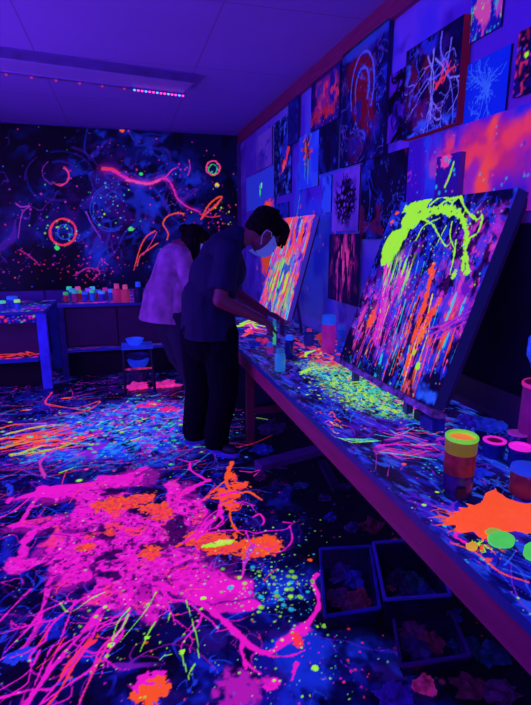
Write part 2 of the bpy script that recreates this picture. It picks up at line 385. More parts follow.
# orange inside and around
for x, y, a, b in ((120, 503, .13, .08), (142, 498, .09, .06), (160, 512, .06, .09), (152, 508, .08, .05), (112, 508, .05, .05), (150, 552, .06, .06), (230, 505, .05, .06), (226, 494, .09, .07), (238, 486, .06, .05), (232, 476, .03, .06), (208, 540, .14, .05), (226, 547, .13, .05), (262, 545, .10, .075), (250, 552, .08, .05), (196, 536, .06, .04), (86, 547, .05, .03), (110, 532, .03, .03)):
    fb(x, y, a, b, ORG, rough=.85, soft=.1); fb(x+3, y+2, a*.5, b*.6, lin('ff3a50'), rough=1.1, soft=.2, op=.7)
fl([(232, 462), (226, 480), (234, 494), (248, 492), (262, 500)], .022, .014, ORG); fl([(226, 480), (212, 492), (204, 500)], .01, .008, ORG)
fl([(232, 500), (230, 516), (236, 530), (244, 535)], .014, .008, ORG); fl([(222, 512), (205, 528), (196, 540)], .018, .012, MAG); fl([(222, 495), (234, 492), (240, 492)], .02, .015, MAG)
fl([(253, 517), (260, 514), (264, 521), (262, 525)], .009, .007, MAG); fl([(290, 526), (292, 540), (284, 550), (275, 553)], .007, .004, MAG); fl([(283, 522), (292, 523)], .006, .005, MAG)
fl([(240, 471), (252, 472), (260, 470), (254, 476)], .009, .006, MAG); fl([(243, 560), (242, 576), (222, 592)], .008, .004, MAG); fl([(252, 545), (246, 560), (243, 572)], .02, .008, lin('c030c0'))
fb(218, 544, .085, .022, LIM, rough=.35, soft=.08); fb(222, 542, .05, .018, lin('d0f060'), rough=.3)
fb(152, 684, .05, .05, MAG, rough=1.); fb(150, 693, .06, .045, ORG, rough=1.)
fb(22, 655, .05, .04, lin('2038e0'), rough=1.)
for k in range(16):
    x = 60+S.r.rand()*220; y = 470+S.r.rand()*120
    fl([(x, y), (x-8+S.r.normal(0, 5), y+S.r.rand()*10), (x-14, y+14+S.r.normal(0, 4))], .004, .003, [ORG, RED, MAG][S.r.randint(3)])
for k in range(5):
    c = fp(150, 560); a = S.r.uniform(-2.8, .6); S.vein(c[0]+math.cos(a)*.2, c[1]+math.sin(a)*.2, a, .4, .009, MAG, 1, 2, .3)
m = np.clip((S.c[..., 1] > .05)*(S.c[..., 0] > .6)*1., 0, 1)*core; S.cloud(lin('e02a60'), 50, .54, .64, .9, .7, seed=64, within=m); S.cloud(lin('a01060'), 80, .6, .68, .7, .6, seed=65, within=m)
# lime trickles and drops
for pts in (((128, 615), (122, 628), (112, 640)), ((130, 608), (118, 622), (111, 645)), ((155, 622), (148, 634), (140, 652)), ((160, 660), (164, 656), (172, 654)), ((182, 655), (184, 663), (190, 682)), ((195, 664), (190, 672), (188, 680)), ((156, 592), (146, 610), (120, 642)), ((60, 603), (70, 612), (92, 598)), ((92, 598), (105, 592)), ((170, 613), (168, 622)), ((186, 600), (196, 635), (199, 658))):
    fl(pts, .005, .002, lin('8ae040'))
fb(111, 645, .012, .012, LIM, rough=.2); fb(147, 638, .012, .01, LIM); fb(182, 652, .012, .012, LIM)
g = lin('7ac83c')
c = fp(275, 590); S.gauss(130, c[0], c[1], .07, .10, .003, .014, [LIM, g, CYA]); c = fp(270, 570); S.gauss(240, c[0], c[1], .16, .24, .0015, .006, [LIM, g, CYA])
c = fp(300, 655); S.gauss(220, c[0], c[1]-.05, .16, .22, .0015, .006, [LIM, g, MAG, RED]); c = fp(150, 610); S.gauss(200, c[0], c[1], .28, .18, .0015, .008, [LIM, ORG, g])
fb(315, 668, .014, .013, LIM, rough=.1); fb(325, 626, .014, .012, g, rough=.1); fb(310, 560, .012, .012, ORG, rough=.1); fb(203, 598, .012, .01, LIM)
S.dots(1500, -1.5, .85, 1.0, 3.2, .0012, .005, [LIM, g, lin('2a60f0'), lin('2a60f0'), MAG, RED], .8, w=cover)
S.dots(420, -1.6, .8, 3.2, 5.6, .003, .009, [RED, MAG, lin('2a60f0'), lin('2a60f0'), VIO, CYA], .8, w=cover)
S.dots(260, .7, 1.5, 1.2, 4., .003, .012, [lin('50104a'), lin('201a80'), lin('70183a')], .5)
floor = S.mesh('floor', lambda U, V: np.stack([U, V, U*0], -1), paint_mat('floor_paint', .9, rough=.42, bump=.25, bs=40))
tag(floor, kind='structure')

def struct(name, bm, m): return tag(fin(name, bm, m), kind='structure')
def ceiling_mat():
    m = mat('ceiling_tile', (.30, .19, .75), .85, .05, 1.5, bump=0)
    n = m.node_tree.nodes; l = m.node_tree.links; p = n['Principled BSDF']
    br = n.new('ShaderNodeTexBrick'); br.offset = 0; br.inputs['Scale'].default_value = 1; br.inputs['Mortar Size'].default_value = .006
    br.inputs['Brick Width'].default_value = 1.22; br.inputs['Row Height'].default_value = 1.22
    old = p.inputs['Base Color'].links[0].from_socket
    l.new(old, br.inputs['Color1']); l.new(old, br.inputs['Color2']); br.inputs['Mortar'].default_value = (.22, .13, .5, 1)
    mp = n.new('ShaderNodeMapping'); mp.inputs['Location'].default_value = (.55, .35, 0)
    l.new(n['Texture Coordinate'].outputs['Object'], mp.inputs[0]); l.new(mp.outputs[0], br.inputs[0])
    l.new(br.outputs[0], p.inputs['Base Color']); return m
bm = bmesh.new(); box(bm, (LX, FY, CZ), (WX+.1, BY+.1, CZ+.1)); struct('ceiling', bm, ceiling_mat())
wallm = mat('wall_plaster', (.26, .20, .85), .85, .06, 3, bump=.05)
bm = bmesh.new(); box(bm, (LX-.1, BY, -.02), (WX+.1, BY+.1, CZ)); struct('wall_back', bm, mat('back_wall_plaster', (.16, .10, .55), .8, .1, 2))
bm = bmesh.new(); box(bm, (LX-.1, FY, -.02), (LX, BY, CZ)); struct('wall_left', bm, wallm)
bm = bmesh.new(); box(bm, (LX-.1, FY-.1, -.02), (WX+.1, FY, CZ)); struct('wall_front', bm, wallm)
# the art wall: pale plaster with a broad glowing blue area and old blue and pink stains
W = Sheet(np.arange(FY, BY+.005, .012), np.arange(0, CZ+.005, .012), lin('8c78f4'), .0, 5)
def wp(px, py): p = onX(px, py, WX); return (p.y, p.z)
c = wp(300, 215); ww = W.ell(c[0], c[1], 1.5, .9, .5, .4)
W.lay(ALL, ww*.9, lin('2c46ff'), .42); W.cloud(lin('3038f8'), 3, .5, .7, .12, .6, seed=2)
W.cloud(lin('6a38d8'), 2.2, .52, .66, .03, .7, seed=4); W.cloud(lin('2a18a0'), 5, .6, .75, .0, .5, seed=6)
c = wp(480, 300); W.lay(ALL, W.ell(c[0], c[1]-.1, .9, .45, .3, .4)*.9, lin('241060'), .0)  # shade behind the big canvas put into the wall colour
c = wp(268, 262); W.blob(c[0], c[1], .35, .22, lin('f03a90'), .9, rough=1.2, soft=.3); W.blob(c[0]+.05, c[1]-.02, .16, .1, ORG, .9, rough=1.2)
W.stroke([wp(221, 268), wp(226, 255), wp(236, 248)], .02, .01, RED, .8)
W.stroke([wp(294, 232), wp(297, 215), wp(300, 195)], .012, .006, lin('60b0ff'), .7); W.stroke([wp(288, 250), wp(292, 225)], .01, .006, lin('c060ff'), .7)
c = wp(318, 222); W.gauss(60, c[0], c[1], .5, .25, .005, .02, [PNK, CYA, BLU], .5)
c = wp(520, 150); W.lay(ALL, W.ell(c[0], c[1], .6, .3, .4, .5)*.5, lin('b030d0'), .1)
wall = W.mesh('wall_right', lambda U, V: np.stack([U*0+WX, U, V], -1), WALLP, back=(.1, 0, 0), edge=(*lin('8c78f4'), 0)); tag(wall, kind='structure')
redm = mat('red_stained_wood', (.30, .03, .12), .5, .2, 6, stretch=(6, .6, 6))
bm = bmesh.new(); box(bm, (WX-.035, FY, CZ-.125), (WX, BY, CZ)); struct('trim_ceiling', bm, redm)
bm = bmesh.new(); box(bm, (WX-.05, BY-.05, 0), (WX, BY, CZ-.125)); struct('trim_corner', bm, mat('dark_corner', (.08, .04, .22), .7))
bm = bmesh.new(); box(bm, (LX, BY-.02, 0), (WX-.05, BY, .12)); struct('baseboard_back', bm, mat('dark_base', (.06, .03, .2), .7))
bm = bmesh.new()
for x in (-1.75, -1.02, -.3, .4): box(bm, (x-.012, BY-.012, .12), (x+.012, BY, .98))
struct('trim_panel', bm, mat('panel_joint', (.05, .03, .2), .7))

# ------------------------------------------------------------------ mural on the far wall
my = BY-.03
def mp_(px, py): p = onY(px, py, my); return (p.x, p.z)
x0 = LX+.05; x1 = mp_(240, 200)[0]-.02; z0 = mp_(60, 290)[1]; z1 = CZ-.02
M_ = Sheet(np.arange(x0, x1, .008), np.arange(z0, z1, .008), lin('05031c'), .3, 21)
ctr = M_.ell(mp_(120, 200)[0], mp_(120, 200)[1], 1.15, .72, .5, .6)
M_.cloud(lin('0c1070'), 1.8, .42, .62, .6, .9, seed=1, within=.25+.75*ctr); M_.cloud(lin('1524b8'), 2.8, .5, .68, .7, .9, seed=2, within=ctr)
M_.cloud(lin('2038e0'), 5, .57, .73, .7, .7, seed=3, within=ctr, rot=.6, sy=2); M_.cloud(lin('380e80'), 3.2, .57, .72, .5, .7, seed=4, within=ctr); M_.cloud(lin('05031c'), 6, .55, .7, .2, .8, seed=6)
def ml(pts, w0, w1=None, col=MAG, glow=.85, **k):
    if 'wob' not in k: k['wob'] = .9
    M_.stroke([mp_(*p) for p in pts], w0*.62, None if w1 is None else w1*.62, col, glow, **k)
M_.ridge(lin('2030c8'), 2.2, .03, .7, .6, ctr, 5, gate=.45); M_.ridge(lin('2c48f0'), 4, .018, .7, .6, ctr, 6, gate=.5, sx=1.5); M_.ridge(lin('5a20b8'), 3, .016, .6, .6, None, 8, gate=.55)
def ring(cx, cy, r, w, col, glow=.9, n=3, q=1., a0=0, a1=6.4):
    for i in range(n):
        rr = r*(1+M_.r.normal(0, .05)); ml([(cx+rr*math.cos(t)+M_.r.normal(0, .3), cy+rr*q*math.sin(t)+M_.r.normal(0, .3)) for t in np.linspace(a0+M_.r.normal(0, .2), a1, 14)], w, w*.7, col, glow, wob=.8)
for k in range(26):
    a = M_.r.uniform(0, 6.3); cx, cy = [(115, 208), (60, 178), (150, 160), (195, 175)][M_.r.randint(4)]; r = M_.r.uniform(12, 42)
    ml([(cx+r*math.cos(a+t), cy+r*.8*math.sin(a+t)) for t in (0, .3, .6, .9)], M_.r.uniform(.008, .03), .006, [lin('1c2cc0'), lin('1824a0'), lin('4a20b0')][M_.r.randint(3)], .6, op=.5, soft=.9)
ml([(103, 169), (112, 170), (120, 175), (135, 181), (150, 183), (160, 179), (168, 180), (174, 190), (177, 198), (186, 206), (200, 212)], .028, .012, lin('f02ac0'), halo=.3, wob=.8)
ml([(103, 169), (112, 169), (120, 173)], .03, .016, RED, soft=.6); ml([(126, 180), (148, 184), (160, 180)], .022, .02, lin('ff50b0'), wob=1.3); ml([(165, 178), (172, 170), (176, 168)], .015, .01, lin('e030b0'))
ring(63, 232, 13.5, .011, RED, n=5, q=1.02); ring(65, 232, 8, .008, lin('3050f0'), n=2); ring(213, 168, 7, .013, lin('ff4090'), n=3); ring(213, 169, 4, .01, GRN, n=1)
ring(60, 176, 9, .010, lin('f03a80'), n=3, a0=-1.2, a1=2.2); ring(54, 172, 12, .007, lin('7020a0'), n=2, a0=1.5, a1=4.2); ring(112, 208, 20, .012, lin('2438d0'), n=2, q=1.1, a0=1.2, a1=4.6)
ml([(201, 219), (208, 212), (216, 206), (222, 197), (217, 198), (208, 206), (201, 219)], .018, .016, ORG); ml([(201, 219), (212, 208), (222, 198)], .014, .012, lin('ff4060'))
ml([(200, 214), (210, 217), (220, 216)], .012, .01, RED); ml([(184, 214), (178, 213), (170, 215), (166, 218), (163, 224), (168, 233), (167, 240)], .018, .012, ORG, wob=.9)
ml([(155, 231), (147, 236), (141, 246), (136, 262), (134, 270)], .014, .01, lin('ff4a50')); ml([(158, 243), (148, 250), (140, 256), (137, 266)], .012, .01, lin('ff4a50')); ml([(143, 255), (150, 245), (157, 232)], .01, .008, lin('e030a0'))
for cx, cy, n, sx, sy, cs in ((62, 233, 35, .12, .1, [GRN, CYA, LIM]), (113, 203, 40, .14, .16, [GRN, LIM, CYA]), (88, 268, 90, .22, .1, [lin('d020a0'), RED, MAG]), (35, 262, 50, .3, .12, [lin('a028d0'), RED]), (170, 190, 60, .4, .3, [RED, MAG, PNK]), (213, 168, 12, .05, .05, [GRN, CYA]), (220, 215, 40, .15, .15, [RED, LIM, PNK]), (38, 207, 25, .2, .1, [lin('c030d0')])):
    c = mp_(cx, cy); M_.gauss(int(n*.9), c[0], c[1], sx, sy, .005, .014, cs, .85)
ml([(15, 203), (22, 207), (30, 206), (22, 214), (18, 238)], .014, .008, lin('a030c0')); ml([(86, 212), (92, 224), (100, 237)], .016, .01, lin('8030d0')); ml([(75, 275), (88, 268), (100, 272), (92, 280)], .016, .012, lin('b02098'))
ml([(20, 250), (32, 258), (40, 266)], .016, .01, lin('b02080')); ml([(188, 175), (190, 168), (189, 160)], .014, .01, lin('c030b0'))
M_.blob(*mp_(131, 229), .035, .03, GRN, 1, rough=.3); M_.blob(*mp_(57, 248), .03, .03, GRN, 1, rough=.3); M_.blob(*mp_(122, 130), .03, .03, ORG, 1, rough=.3); M_.blob(*mp_(217, 185), .03, .03, YEL, 1, rough=.4); M_.blob(*mp_(141, 174), .025, .02, GRN, 1, rough=.3)
M_.dots(300, x0, x1, z0, z1, .004, .013, [RED, MAG, lin('4060ff'), lin('4060ff'), GRN, VIO, lin('d02060')], .8)
mur = M_.mesh('mural_board', lambda U, V: np.stack([U, U*0+my, V], -1), PAINT, back=(0, .027, 0), edge=(.004, .003, .02, 0))
tag(recenter(mur), 'huge black galaxy mural with pink swirls and rings covering the far wall', 'mural')

# ------------------------------------------------------------------ ceiling fixture with its strip of small lights
zf = CZ-.07
a = onZ(197, 83, zf); b = onZ(193, 95, zf); d = onZ(0, 57, zf); d = (d-a).normalized(); L = 3.1
n_ = Vector((-d.y, d.x, 0)); wd = (b-a).dot(n_); n_ = n_*(1 if wd > 0 else -1); wd = abs(wd)
Mx = Matrix(((d.x, n_.x, 0, a.x), (d.y, n_.y, 0, a.y), (0, 0, 1, 0), (0, 0, 0, 1)))
e = empty('ceiling_light', (a+d*L/2).to_tuple()[:2]+(zf,), 'long shallow unlit strip light fixture on the ceiling above the mural', 'ceiling light')
bm = bmesh.new(); box(bm, (0, 0, zf+.02), (L, wd, CZ), Mx); fin('housing', bm, mat('fixture_housing', (.27, .17, .66), .5, .05), e)
bm = bmesh.new(); box(bm, (.03, .02, zf), (L-.03, wd-.03, zf+.02), Mx); fin('diffuser', bm, mat('fixture_lens', (.34, .24, .8), .35, .05), e, bevel=.006)
bm = bmesh.new(); box(bm, (0, -.012, zf-.004), (L, 0, CZ-.012), Mx); fin('side_lip', bm, mat('fixture_lip', (.13, .08, .34), .5), e)
e = empty('light_strip', (Mx @ Vector((.5, wd, zf)))[:], 'thin strip of tiny pink and blue lights along the ceiling fixture', 'light strip')
bm = bmesh.new(); box(bm, (.0, wd-.012, zf-.012), (L, wd+.012, zf), Mx); fin('tape', bm, mat('strip_tape', (.2, .1, .4), .5), e)
lm = [mat('pink_light', lin('ff3aa0'), .4, 0, glow=2.2, bump=0), mat('blue_light', lin('50a0ff'), .4, 0, glow=2., bump=0), mat('dim_red_light', lin('b0205a'), .4, 0, glow=.9, bump=0)]
ds = [.02+.034*k for k in range(14)]+[.55+.3*k*.62 for k in range(10)]
for i, t in enumerate(ds):
    bm = bmesh.new(); c = Mx @ Vector((t, wd, zf-.016)); lathe(bm, [(0, -.012), (.009, -.008), (.012, 0), (.009, .006), (0, .007)], c, 8)
    fin('bulb', bm, lm[(1 if i % 3 == 1 else 0) if i < 14 else 2], e, True)
# ------------------------------------------------------------------ works pinned and hung on the right wall
def art(name, px4, label, cat, base, painter, off=.012, th=.01, res=.005, edge=(.03, .02, .12, 0), glow=.3, m=None, group=None, curl=.0):
    """px4: far-top, near-top, near-bottom, far-bottom as seen in the photograph; gives one upright rectangle on the wall"""
    q = [onX(*p, WX-off) for p in px4]
    yf = (q[0].y+q[3].y)/2; yn = (q[1].y+q[2].y)/2; zt = (q[0].z+q[1].z)/2; zb = (q[2].z+q[3].z)/2
    s = Sheet(np.arange(0, yf-yn+res, res), np.arange(0, zt-zb+res, res), lin(base), glow, seed=len(name)+int(px4[0][0]))
    s.w = s.u[-1]; s.h = s.v[-1]
    def at(x, y): p = onX(x, y, WX-off); return (yf-p.y, p.z-zb)
    s.at = at; painter(s)
    # u runs from the far edge towards the camera
    o = s.mesh(name, lambda U, V: np.stack([WX-off+0*U-curl*np.sin(U/s.w*3.1+.4)*(1-V/s.h*.5), yf-U, zb+V], -1), m or PAPER, back=(th, 0, 0), edge=edge)
    tag(recenter(o), label, cat, group or 'artworks on the right wall'); return o
def clouds(*spec):
    def f(s):
        for i, (c, sc, lo, hi, g) in enumerate(spec): s.cloud(lin(c), sc/s.w, lo, hi, g, .9, seed=i)
    return f

def wcloud(s, col, f, lo, hi, g=.5, op=.9, sx=1., sy=1., seed=0, within=None, rot=0.): s.cloud(lin(col), f/s.w, lo, hi, g, op, sx=sx, sy=sy, seed=seed, within=within, rot=rot)
def wr(s, col, f, w, g=.6, op=.8, seed=0, within=None, gate=None, **k): s.ridge(lin(col), f/s.w, w, g, op, within, seed, gate=gate, **k)
def W_(s, cx, cy, rx, ry, rough=.5): return s.ell(s.w*cx, s.h*cy, s.w*rx, s.h*ry, .4, rough)
def p_sketch(s):
    wcloud(s, '4a24c0', 3, .4, .7, .2); m = W_(s, .55, .5, .4, .35); wr(s, '1c20a0', 3, .03, .2, seed=1, within=m); wr(s, '3848f8', 4, .02, .5, seed=2, within=m)
def p_navy(s):
    clouds(('1a26c0', 3, .5, .65, .4), ('0a0640', 5, .55, .7, .1), ('3a5af8', 8, .62, .75, .5))(s); wr(s, '3a50f0', 5, .02, .5, seed=3)
    s.field([(s.w*.6, s.h*.42, .10, .06), (s.w*.75, s.h*.5, .05, .1)], 14, .8, .4, .6, lin('e02a50'), .8); s.field([(s.w*.6, s.h*.42, .06, .03)], 20, .8, .4, .6, ORG, .9)
def p_strip(s): clouds(('2028b8', 4, .45, .7, .3), ('101060', 7, .5, .7, .1))(s)
def p_star(s):
    clouds(('3858ff', 3, .4, .7, .4),)(s); c = (s.w*.4, s.h*.7)
    for k in range(16): s.vein(c[0], c[1], s.r.uniform(0, 6.3), s.r.uniform(.06, .17), .009, [ORG, RED, lin('40204a'), lin('908030'), lin('201050')][k % 5], .55, 1)
    s.field([(c[0], c[1], .05, .06)], 20, .9, .4, .6, lin('702050'), .4); s.field([(c[0], c[1]+.03, .025, .03)], 30, .9, .4, .6, ORG, .7)
    s.drips(6, c[0]-.05, c[0]+.05, s.h*.45, s.h*.6, .006, .25, [GRN, lin('2028a0'), lin('807040')], .5)
def p_rose(s):
    clouds(('2018a0', 3, .4, .6, .25), ('0a0a50', 5, .5, .65, .1))(s)
    m = W_(s, .5, .5, .7, .28); wcloud(s, 'a01880', 5, .45, .62, .45, within=m, sx=1.5, sy=.7); wcloud(s, 'd83068', 9, .54, .66, .55, within=m, seed=3); wcloud(s, '2030b0', 8, .55, .68, .3, within=m, seed=6, sx=2, sy=.6)
    m = W_(s, .5, .2, .9, .1); wcloud(s, 'c02040', 8, .38, .6, .5, within=m, seed=8); s.dots(50, 0, s.w, 0, s.h*.4, .003, .009, [RED, ORG, PNK], .6)
    s.lay(ALL, W_(s, .4, .97, .9, .16)*.9, lin('0a0840'), .1); wcloud(s, '0c0a60', 3, .5, .6, .1, seed=12)
def p_dark(s): clouds(('1822a0', 2.5, .5, .7, .3), ('2434d0', 6, .58, .72, .3))(s); wcloud(s, '080530', 3, .5, .62, .1, sx=1.5, sy=.4, seed=5)
def p_crimson(s):
    clouds(('1c28c8', 2.5, .45, .65, .35), ('0a0640', 4, .5, .66, .1))(s)
    m = W_(s, .45, .5, .34, .42, .6); wcloud(s, '780a30', 4, .38, .56, .3, within=m, op=1); wcloud(s, '1c1a90', 9, .5, .62, .3, within=m, seed=5)
    wr(s, '3444e8', 4, .022, .45, seed=2, gate=.42); wr(s, '4a5cff', 7, .016, .5, seed=4, gate=.5, sx=1.6, sy=.7); wr(s, '5a30c8', 5, .02, .4, seed=6, gate=.5)
    for k in range(2): a = .10+.07*k; s.stroke([(s.w*.5+a*math.cos(t)*1.0, s.h*.6+a*1.3*math.sin(t)) for t in np.linspace(-.6, 3.6, 9)], .009, .006, lin('4a5cff'), .5, wob=1)
    s.lay(ALL, W_(s, .5, .95, .5, .05)*.8, lin('3040d0'), .4)
def p_hands(s):
    wcloud(s, '4a1cb8', 2, .4, .7, .2); d = lin('06031c')
    for cx, cy, r in ((.85, .88, .06), (.3, .62, .07), (.55, .06, .08)):
        s.field([(s.w*cx, s.h*cy, r*1.1, r*.7), (s.w*cx-.04, s.h*cy-.04, r*.6, r*.5)], 16, .9, .35, .6, d, 0)
        for k in range(4): s.vein(s.w*cx, s.h*cy, s.r.uniform(0, 6.3), .13, .016, d, 0, 1)
    m = W_(s, .55, .38, .3, .2); wcloud(s, '2c129a', 5, .4, .6, .2, within=m); wr(s, '1a0c70', 4, .03, .1, within=m, seed=3)
def p_lightning(s):
    clouds(('2430e0', 2.5, .48, .64, .4), ('08053a', 3.5, .46, .6, .1))(s)
    m = W_(s, .42, .55, .36, .4, .5); wcloud(s, '701040', 4, .44, .6, .3, within=m, seed=4); wcloud(s, '08053a', 6, .52, .64, .1, seed=9); wcloud(s, '4a1aa0', 7, .54, .66, .35, within=m, seed=8)
    wr(s, '3a4cf8', 3.2, .010, .55, seed=3, gate=.45); wr(s, '7a78ff', 4.5, .008, .6, seed=5, within=W_(s, .5, .55, .5, .5), gate=.42)
    for k in range(5): s.vein(s.w*s.r.uniform(.2, .9), s.h*s.r.uniform(.6, .98), s.r.uniform(-2., -1.2), .4, .006, [lin('8a80ff'), lin('6a68ff')][k % 2], .65, 2, .35)
    for k in range(3): s.vein(s.w*.62, s.h*.42, s.r.uniform(-1, 1), .13, .007, RED, .7, 1, .6)
    wcloud(s, '3a60ff', 8, .52, .68, .5, seed=12, within=W_(s, .15, .5, .12, .5)+W_(s, .5, .06, .5, .07))
def p_speckle(s):
    clouds(('1c28d0', 3, .4, .65, .45),)(s); wcloud(s, 'd040c0', 5, .54, .66, .7, sx=1.6, sy=.5, seed=4); wcloud(s, '30b0d0', 7, .58, .68, .7, sx=1.6, sy=.5, seed=6); s.field([(s.w*.15, s.h*.35, .04, .12)], 14, .8, .4, .6, lin('e050b0'), .7); s.dots(50, 0, s.w, 0, s.h, .003, .006, [PNK, CYA, LIM], .7)
def p_burst(s):
    wcloud(s, '0c34ec', 2, .4, .7, .45); c = (s.w*.5, s.h*.5)
    for k in range(17): a = s.r.uniform(0, 6.3); l = s.r.uniform(.05, .17); s.vein(c[0], c[1], a, l, .0045, lin('3a78ff'), .5, 1, .08)
    s.field([(c[0], c[1], .03, .035)], 30, .8, .45, .7, lin('4080ff'), .5)
    for k in range(5): s.vein(s.w*.2, s.h*.12, s.r.uniform(.5, 1.4), .07, .003, lin('3a78ff'), .5, 0)
def p_ember(s):
    clouds(('200a70', 3, .45, .62, .25), ('0a0636', 4, .5, .62, .1))(s); wcloud(s, 'a01848', 6, .56, .66, .5, sx=1.6, sy=.5, seed=4); wcloud(s, 'e03060', 9, .62, .7, .6, seed=6); s.dots(26, 0, s.w, 0, s.h, .003, .009, [RED, lin('5a40e0'), MAG], .6); s.blob(s.w*.27, s.h*.6, .012, .012, LIM, 1, rough=.1)
def p_galaxy(s):
    clouds(('6a20e0', 3, .4, .62, .35), ('2430e8', 5, .52, .68, .4), ('b024c0', 4, .5, .66, .5))(s)
    wcloud(s, '4a2ad8', 6, .5, .62, .35, sx=1.4, sy=.4, seed=20, rot=-.2)
    s.lay(ALL, W_(s, .05, .5, .11, .9, .15)*.9, lin('5020c8'), .15); wcloud(s, '2a48f0', 9, .5, .62, .5, seed=22, within=W_(s, .2, .6, .12, .4), sx=1.5, sy=.5)
    m = W_(s, .62, .72, .42, .22); wcloud(s, 'e02c90', 6, .34, .58, .6, seed=23, within=m); wcloud(s, 'ff3c70', 9, .42, .62, .75, seed=24, within=W_(s, .48, .68, .2, .25))
    c = s.at(488, 155); m = s.ell(c[0], c[1], .3, .12, .6, .5); s.cloud(lin('d82a80'), 7, .3, .55, .6, .9, within=m, seed=26); m = s.ell(*s.at(470, 180), .12, .12, .6, .5); s.cloud(lin('a82ac0'), 7, .3, .55, .6, .9, within=m, seed=27)
    s.stroke([s.at(495, 122), s.at(490, 140), s.at(486, 160), s.at(482, 188)], .03, .05, lin('ff4a50'), .85, soft=.9, wob=1.2, fs=14); s.stroke([s.at(455, 172), s.at(470, 155), s.at(488, 147), s.at(505, 140), s.at(530, 128)], .03, .05, lin('f83c68'), .8, soft=.9, wob=1.3, fs=14)
    wr(s, 'c030d0', 6, .02, .6, seed=25, gate=.5); s.dots(60, 0, s.w, 0, s.h, .003, .008, [PNK, BLU, CYA], .6)
def p_swirl(s):
    clouds(('1822b0', 3, .48, .64, .35), ('06042a', 5, .5, .66, .1))(s); wr(s, '2c40e8', 4, .02, .45, seed=3, gate=.45); wr(s, '3c58ff', 7, .014, .5, seed=5, gate=.5); s.dots(10, 0, s.w, 0, s.h, .004, .009, [RED, lin('4060ff')], .6); wcloud(s, '601048', 5, .62, .7, .3, seed=9)
def p_crackle(s):
    wcloud(s, '6a3ae0', 2, .4, .7, .2); m = W_(s, .5, .5, .36, .36, .35); d = lin('07031c')
    pts = [(s.w*(.5+.34*r*math.cos(a)), s.h*(.5+.36*r*math.sin(a))) for r, a in zip(np.sqrt(s.r.rand(60)), s.r.rand(60)*6.28)]
    D = np.sort(np.stack([np.hypot(s.U-x, s.V-y) for x, y in pts]), 0); s.lay(ALL, (1-sm(.010, .020, D[1]-D[0]))*m, d, 0)
    for k in range(26): a = s.r.uniform(0, 6.3); s.vein(s.w*(.5+.3*math.cos(a)), s.h*(.5+.3*math.sin(a)), a+s.r.normal(0, .3), .05, .007, d, 0, 1, .5)
    s.dots(8, s.w*.3, s.w*.7, s.h*.3, s.h*.7, .004, .008, [lin('a03050'), lin('906030')], .4)
def p_flame(s):
    clouds(('240a60', 3, .45, .62, .2),)(s); m = W_(s, .5, .55, .36, .5, .6); wcloud(s, '7a188a', 5, .48, .62, .5, sx=1.6, sy=.45, seed=2, within=m); wcloud(s, 'd028b0', 9, .54, .62, .6, sx=1.8, sy=.35, seed=4, within=m); wcloud(s, 'f048b0', 14, .6, .66, .7, sx=1.6, sy=.35, seed=6, within=W_(s, .5, .6, .2, .3)); wr(s, 'e02888', 5, .03, .6, within=m, seed=8, sx=1.8, sy=.5)
def p_rim(s): clouds(('3a40e8', 2, .4, .6, .3),)(s); s.blob(s.w*.55, s.h*.5, .03, .06, GRN, .9, rough=1.2); s.blob(s.w*.6, s.h*.62, .02, .03, LIM, 1, rough=1)
def p_plain(s): clouds(('3a60ff', 2, .4, .7, .3), ('2030c0', 4, .5, .7, .2))(s)
def p_coral(s): s.blob(s.w*.5, s.h*.6, s.w*.4, s.h*.3, lin('f03a70'), .8, rough=1, soft=.4); s.blob(s.w*.4, s.h*.6, s.w*.2, s.h*.15, ORG, .8, rough=.9)
navy = '0c0c58'
art('painting_on_paper', ((255, 139), (272, 127), (272, 164), (257, 172)), 'small violet sketch on paper, the farthest picture by the ceiling corner', 'painting', '7040d8', p_sketch, res=.012)
art('painting_on_paper', ((273, 123), (291, 114), (291, 193), (275, 197)), 'tall narrow navy painting with a small fiery orange patch', 'painting', navy, p_navy, res=.01)
art('painting_on_paper', ((287, 100), (298, 93), (298, 140), (289, 146)), 'narrow dark blue strip painting up near the red trim', 'painting', '141480', p_strip, off=.026, res=.012)
art('painting_on_paper', ((299, 137), (318, 130), (319, 186), (299, 190)), 'bright blue sheet with a spiky orange and dark splash dripping green', 'painting', '2c48ff', p_star, res=.008)
art('painting_on_paper', ((311, 77), (339, 52), (339, 119), (311, 131)), 'painting of pink and red speckled bands below the red trim', 'painting', '201890', p_rose, res=.007, th=.02, off=.025)
art('painting_on_paper', ((318, 131), (337, 119), (338, 168), (319, 175)), 'plain dark blue painting hanging under the pink and red banded one', 'painting', '0a0a50', p_dark, off=.03, res=.008)
art('painting_on_canvas', ((341, 57), (387, 20), (385, 152), (341, 169)), 'large dark blue canvas with crimson centre and looping blue lines', 'painting', '0c0a50', p_crimson, off=.035, th=.03, res=.006)
art('ink_drawing', ((388, 78), (405, 68), (403, 137), (388, 145)), 'violet sheet with black sooty ink blots between two large canvases', 'drawing', '5a24c8', p_hands, res=.006)
art('painting_on_canvas', ((405, 55), (463, 13), (457, 121), (403, 141)), 'large canvas with lightning-like violet veins and a red painted side edge', 'painting', '0c0a58', p_lightning, off=.05, th=.045, res=.005, edge=(.35, .01, .05, .1))
art('painting_on_paper', ((472, -7), (504, -30), (502, 26), (469, 43)), 'blue paper with pink and green speckles cut off by the top edge', 'painting', '1a20b0', p_speckle, res=.005)
art('painting_on_paper', ((468, 68), (510, 41), (505, 108), (462, 128)), 'bright cobalt blue sheet with a pale spiky starburst', 'painting', '0830f0', p_burst, res=.005, glow=.38)
art('painting_on_paper', ((517, 37), (560, 10), (552, 85), (514, 97)), 'dark painting with red embers and lime dots at the right edge', 'painting', '140a50', p_ember, off=.02, res=.005)
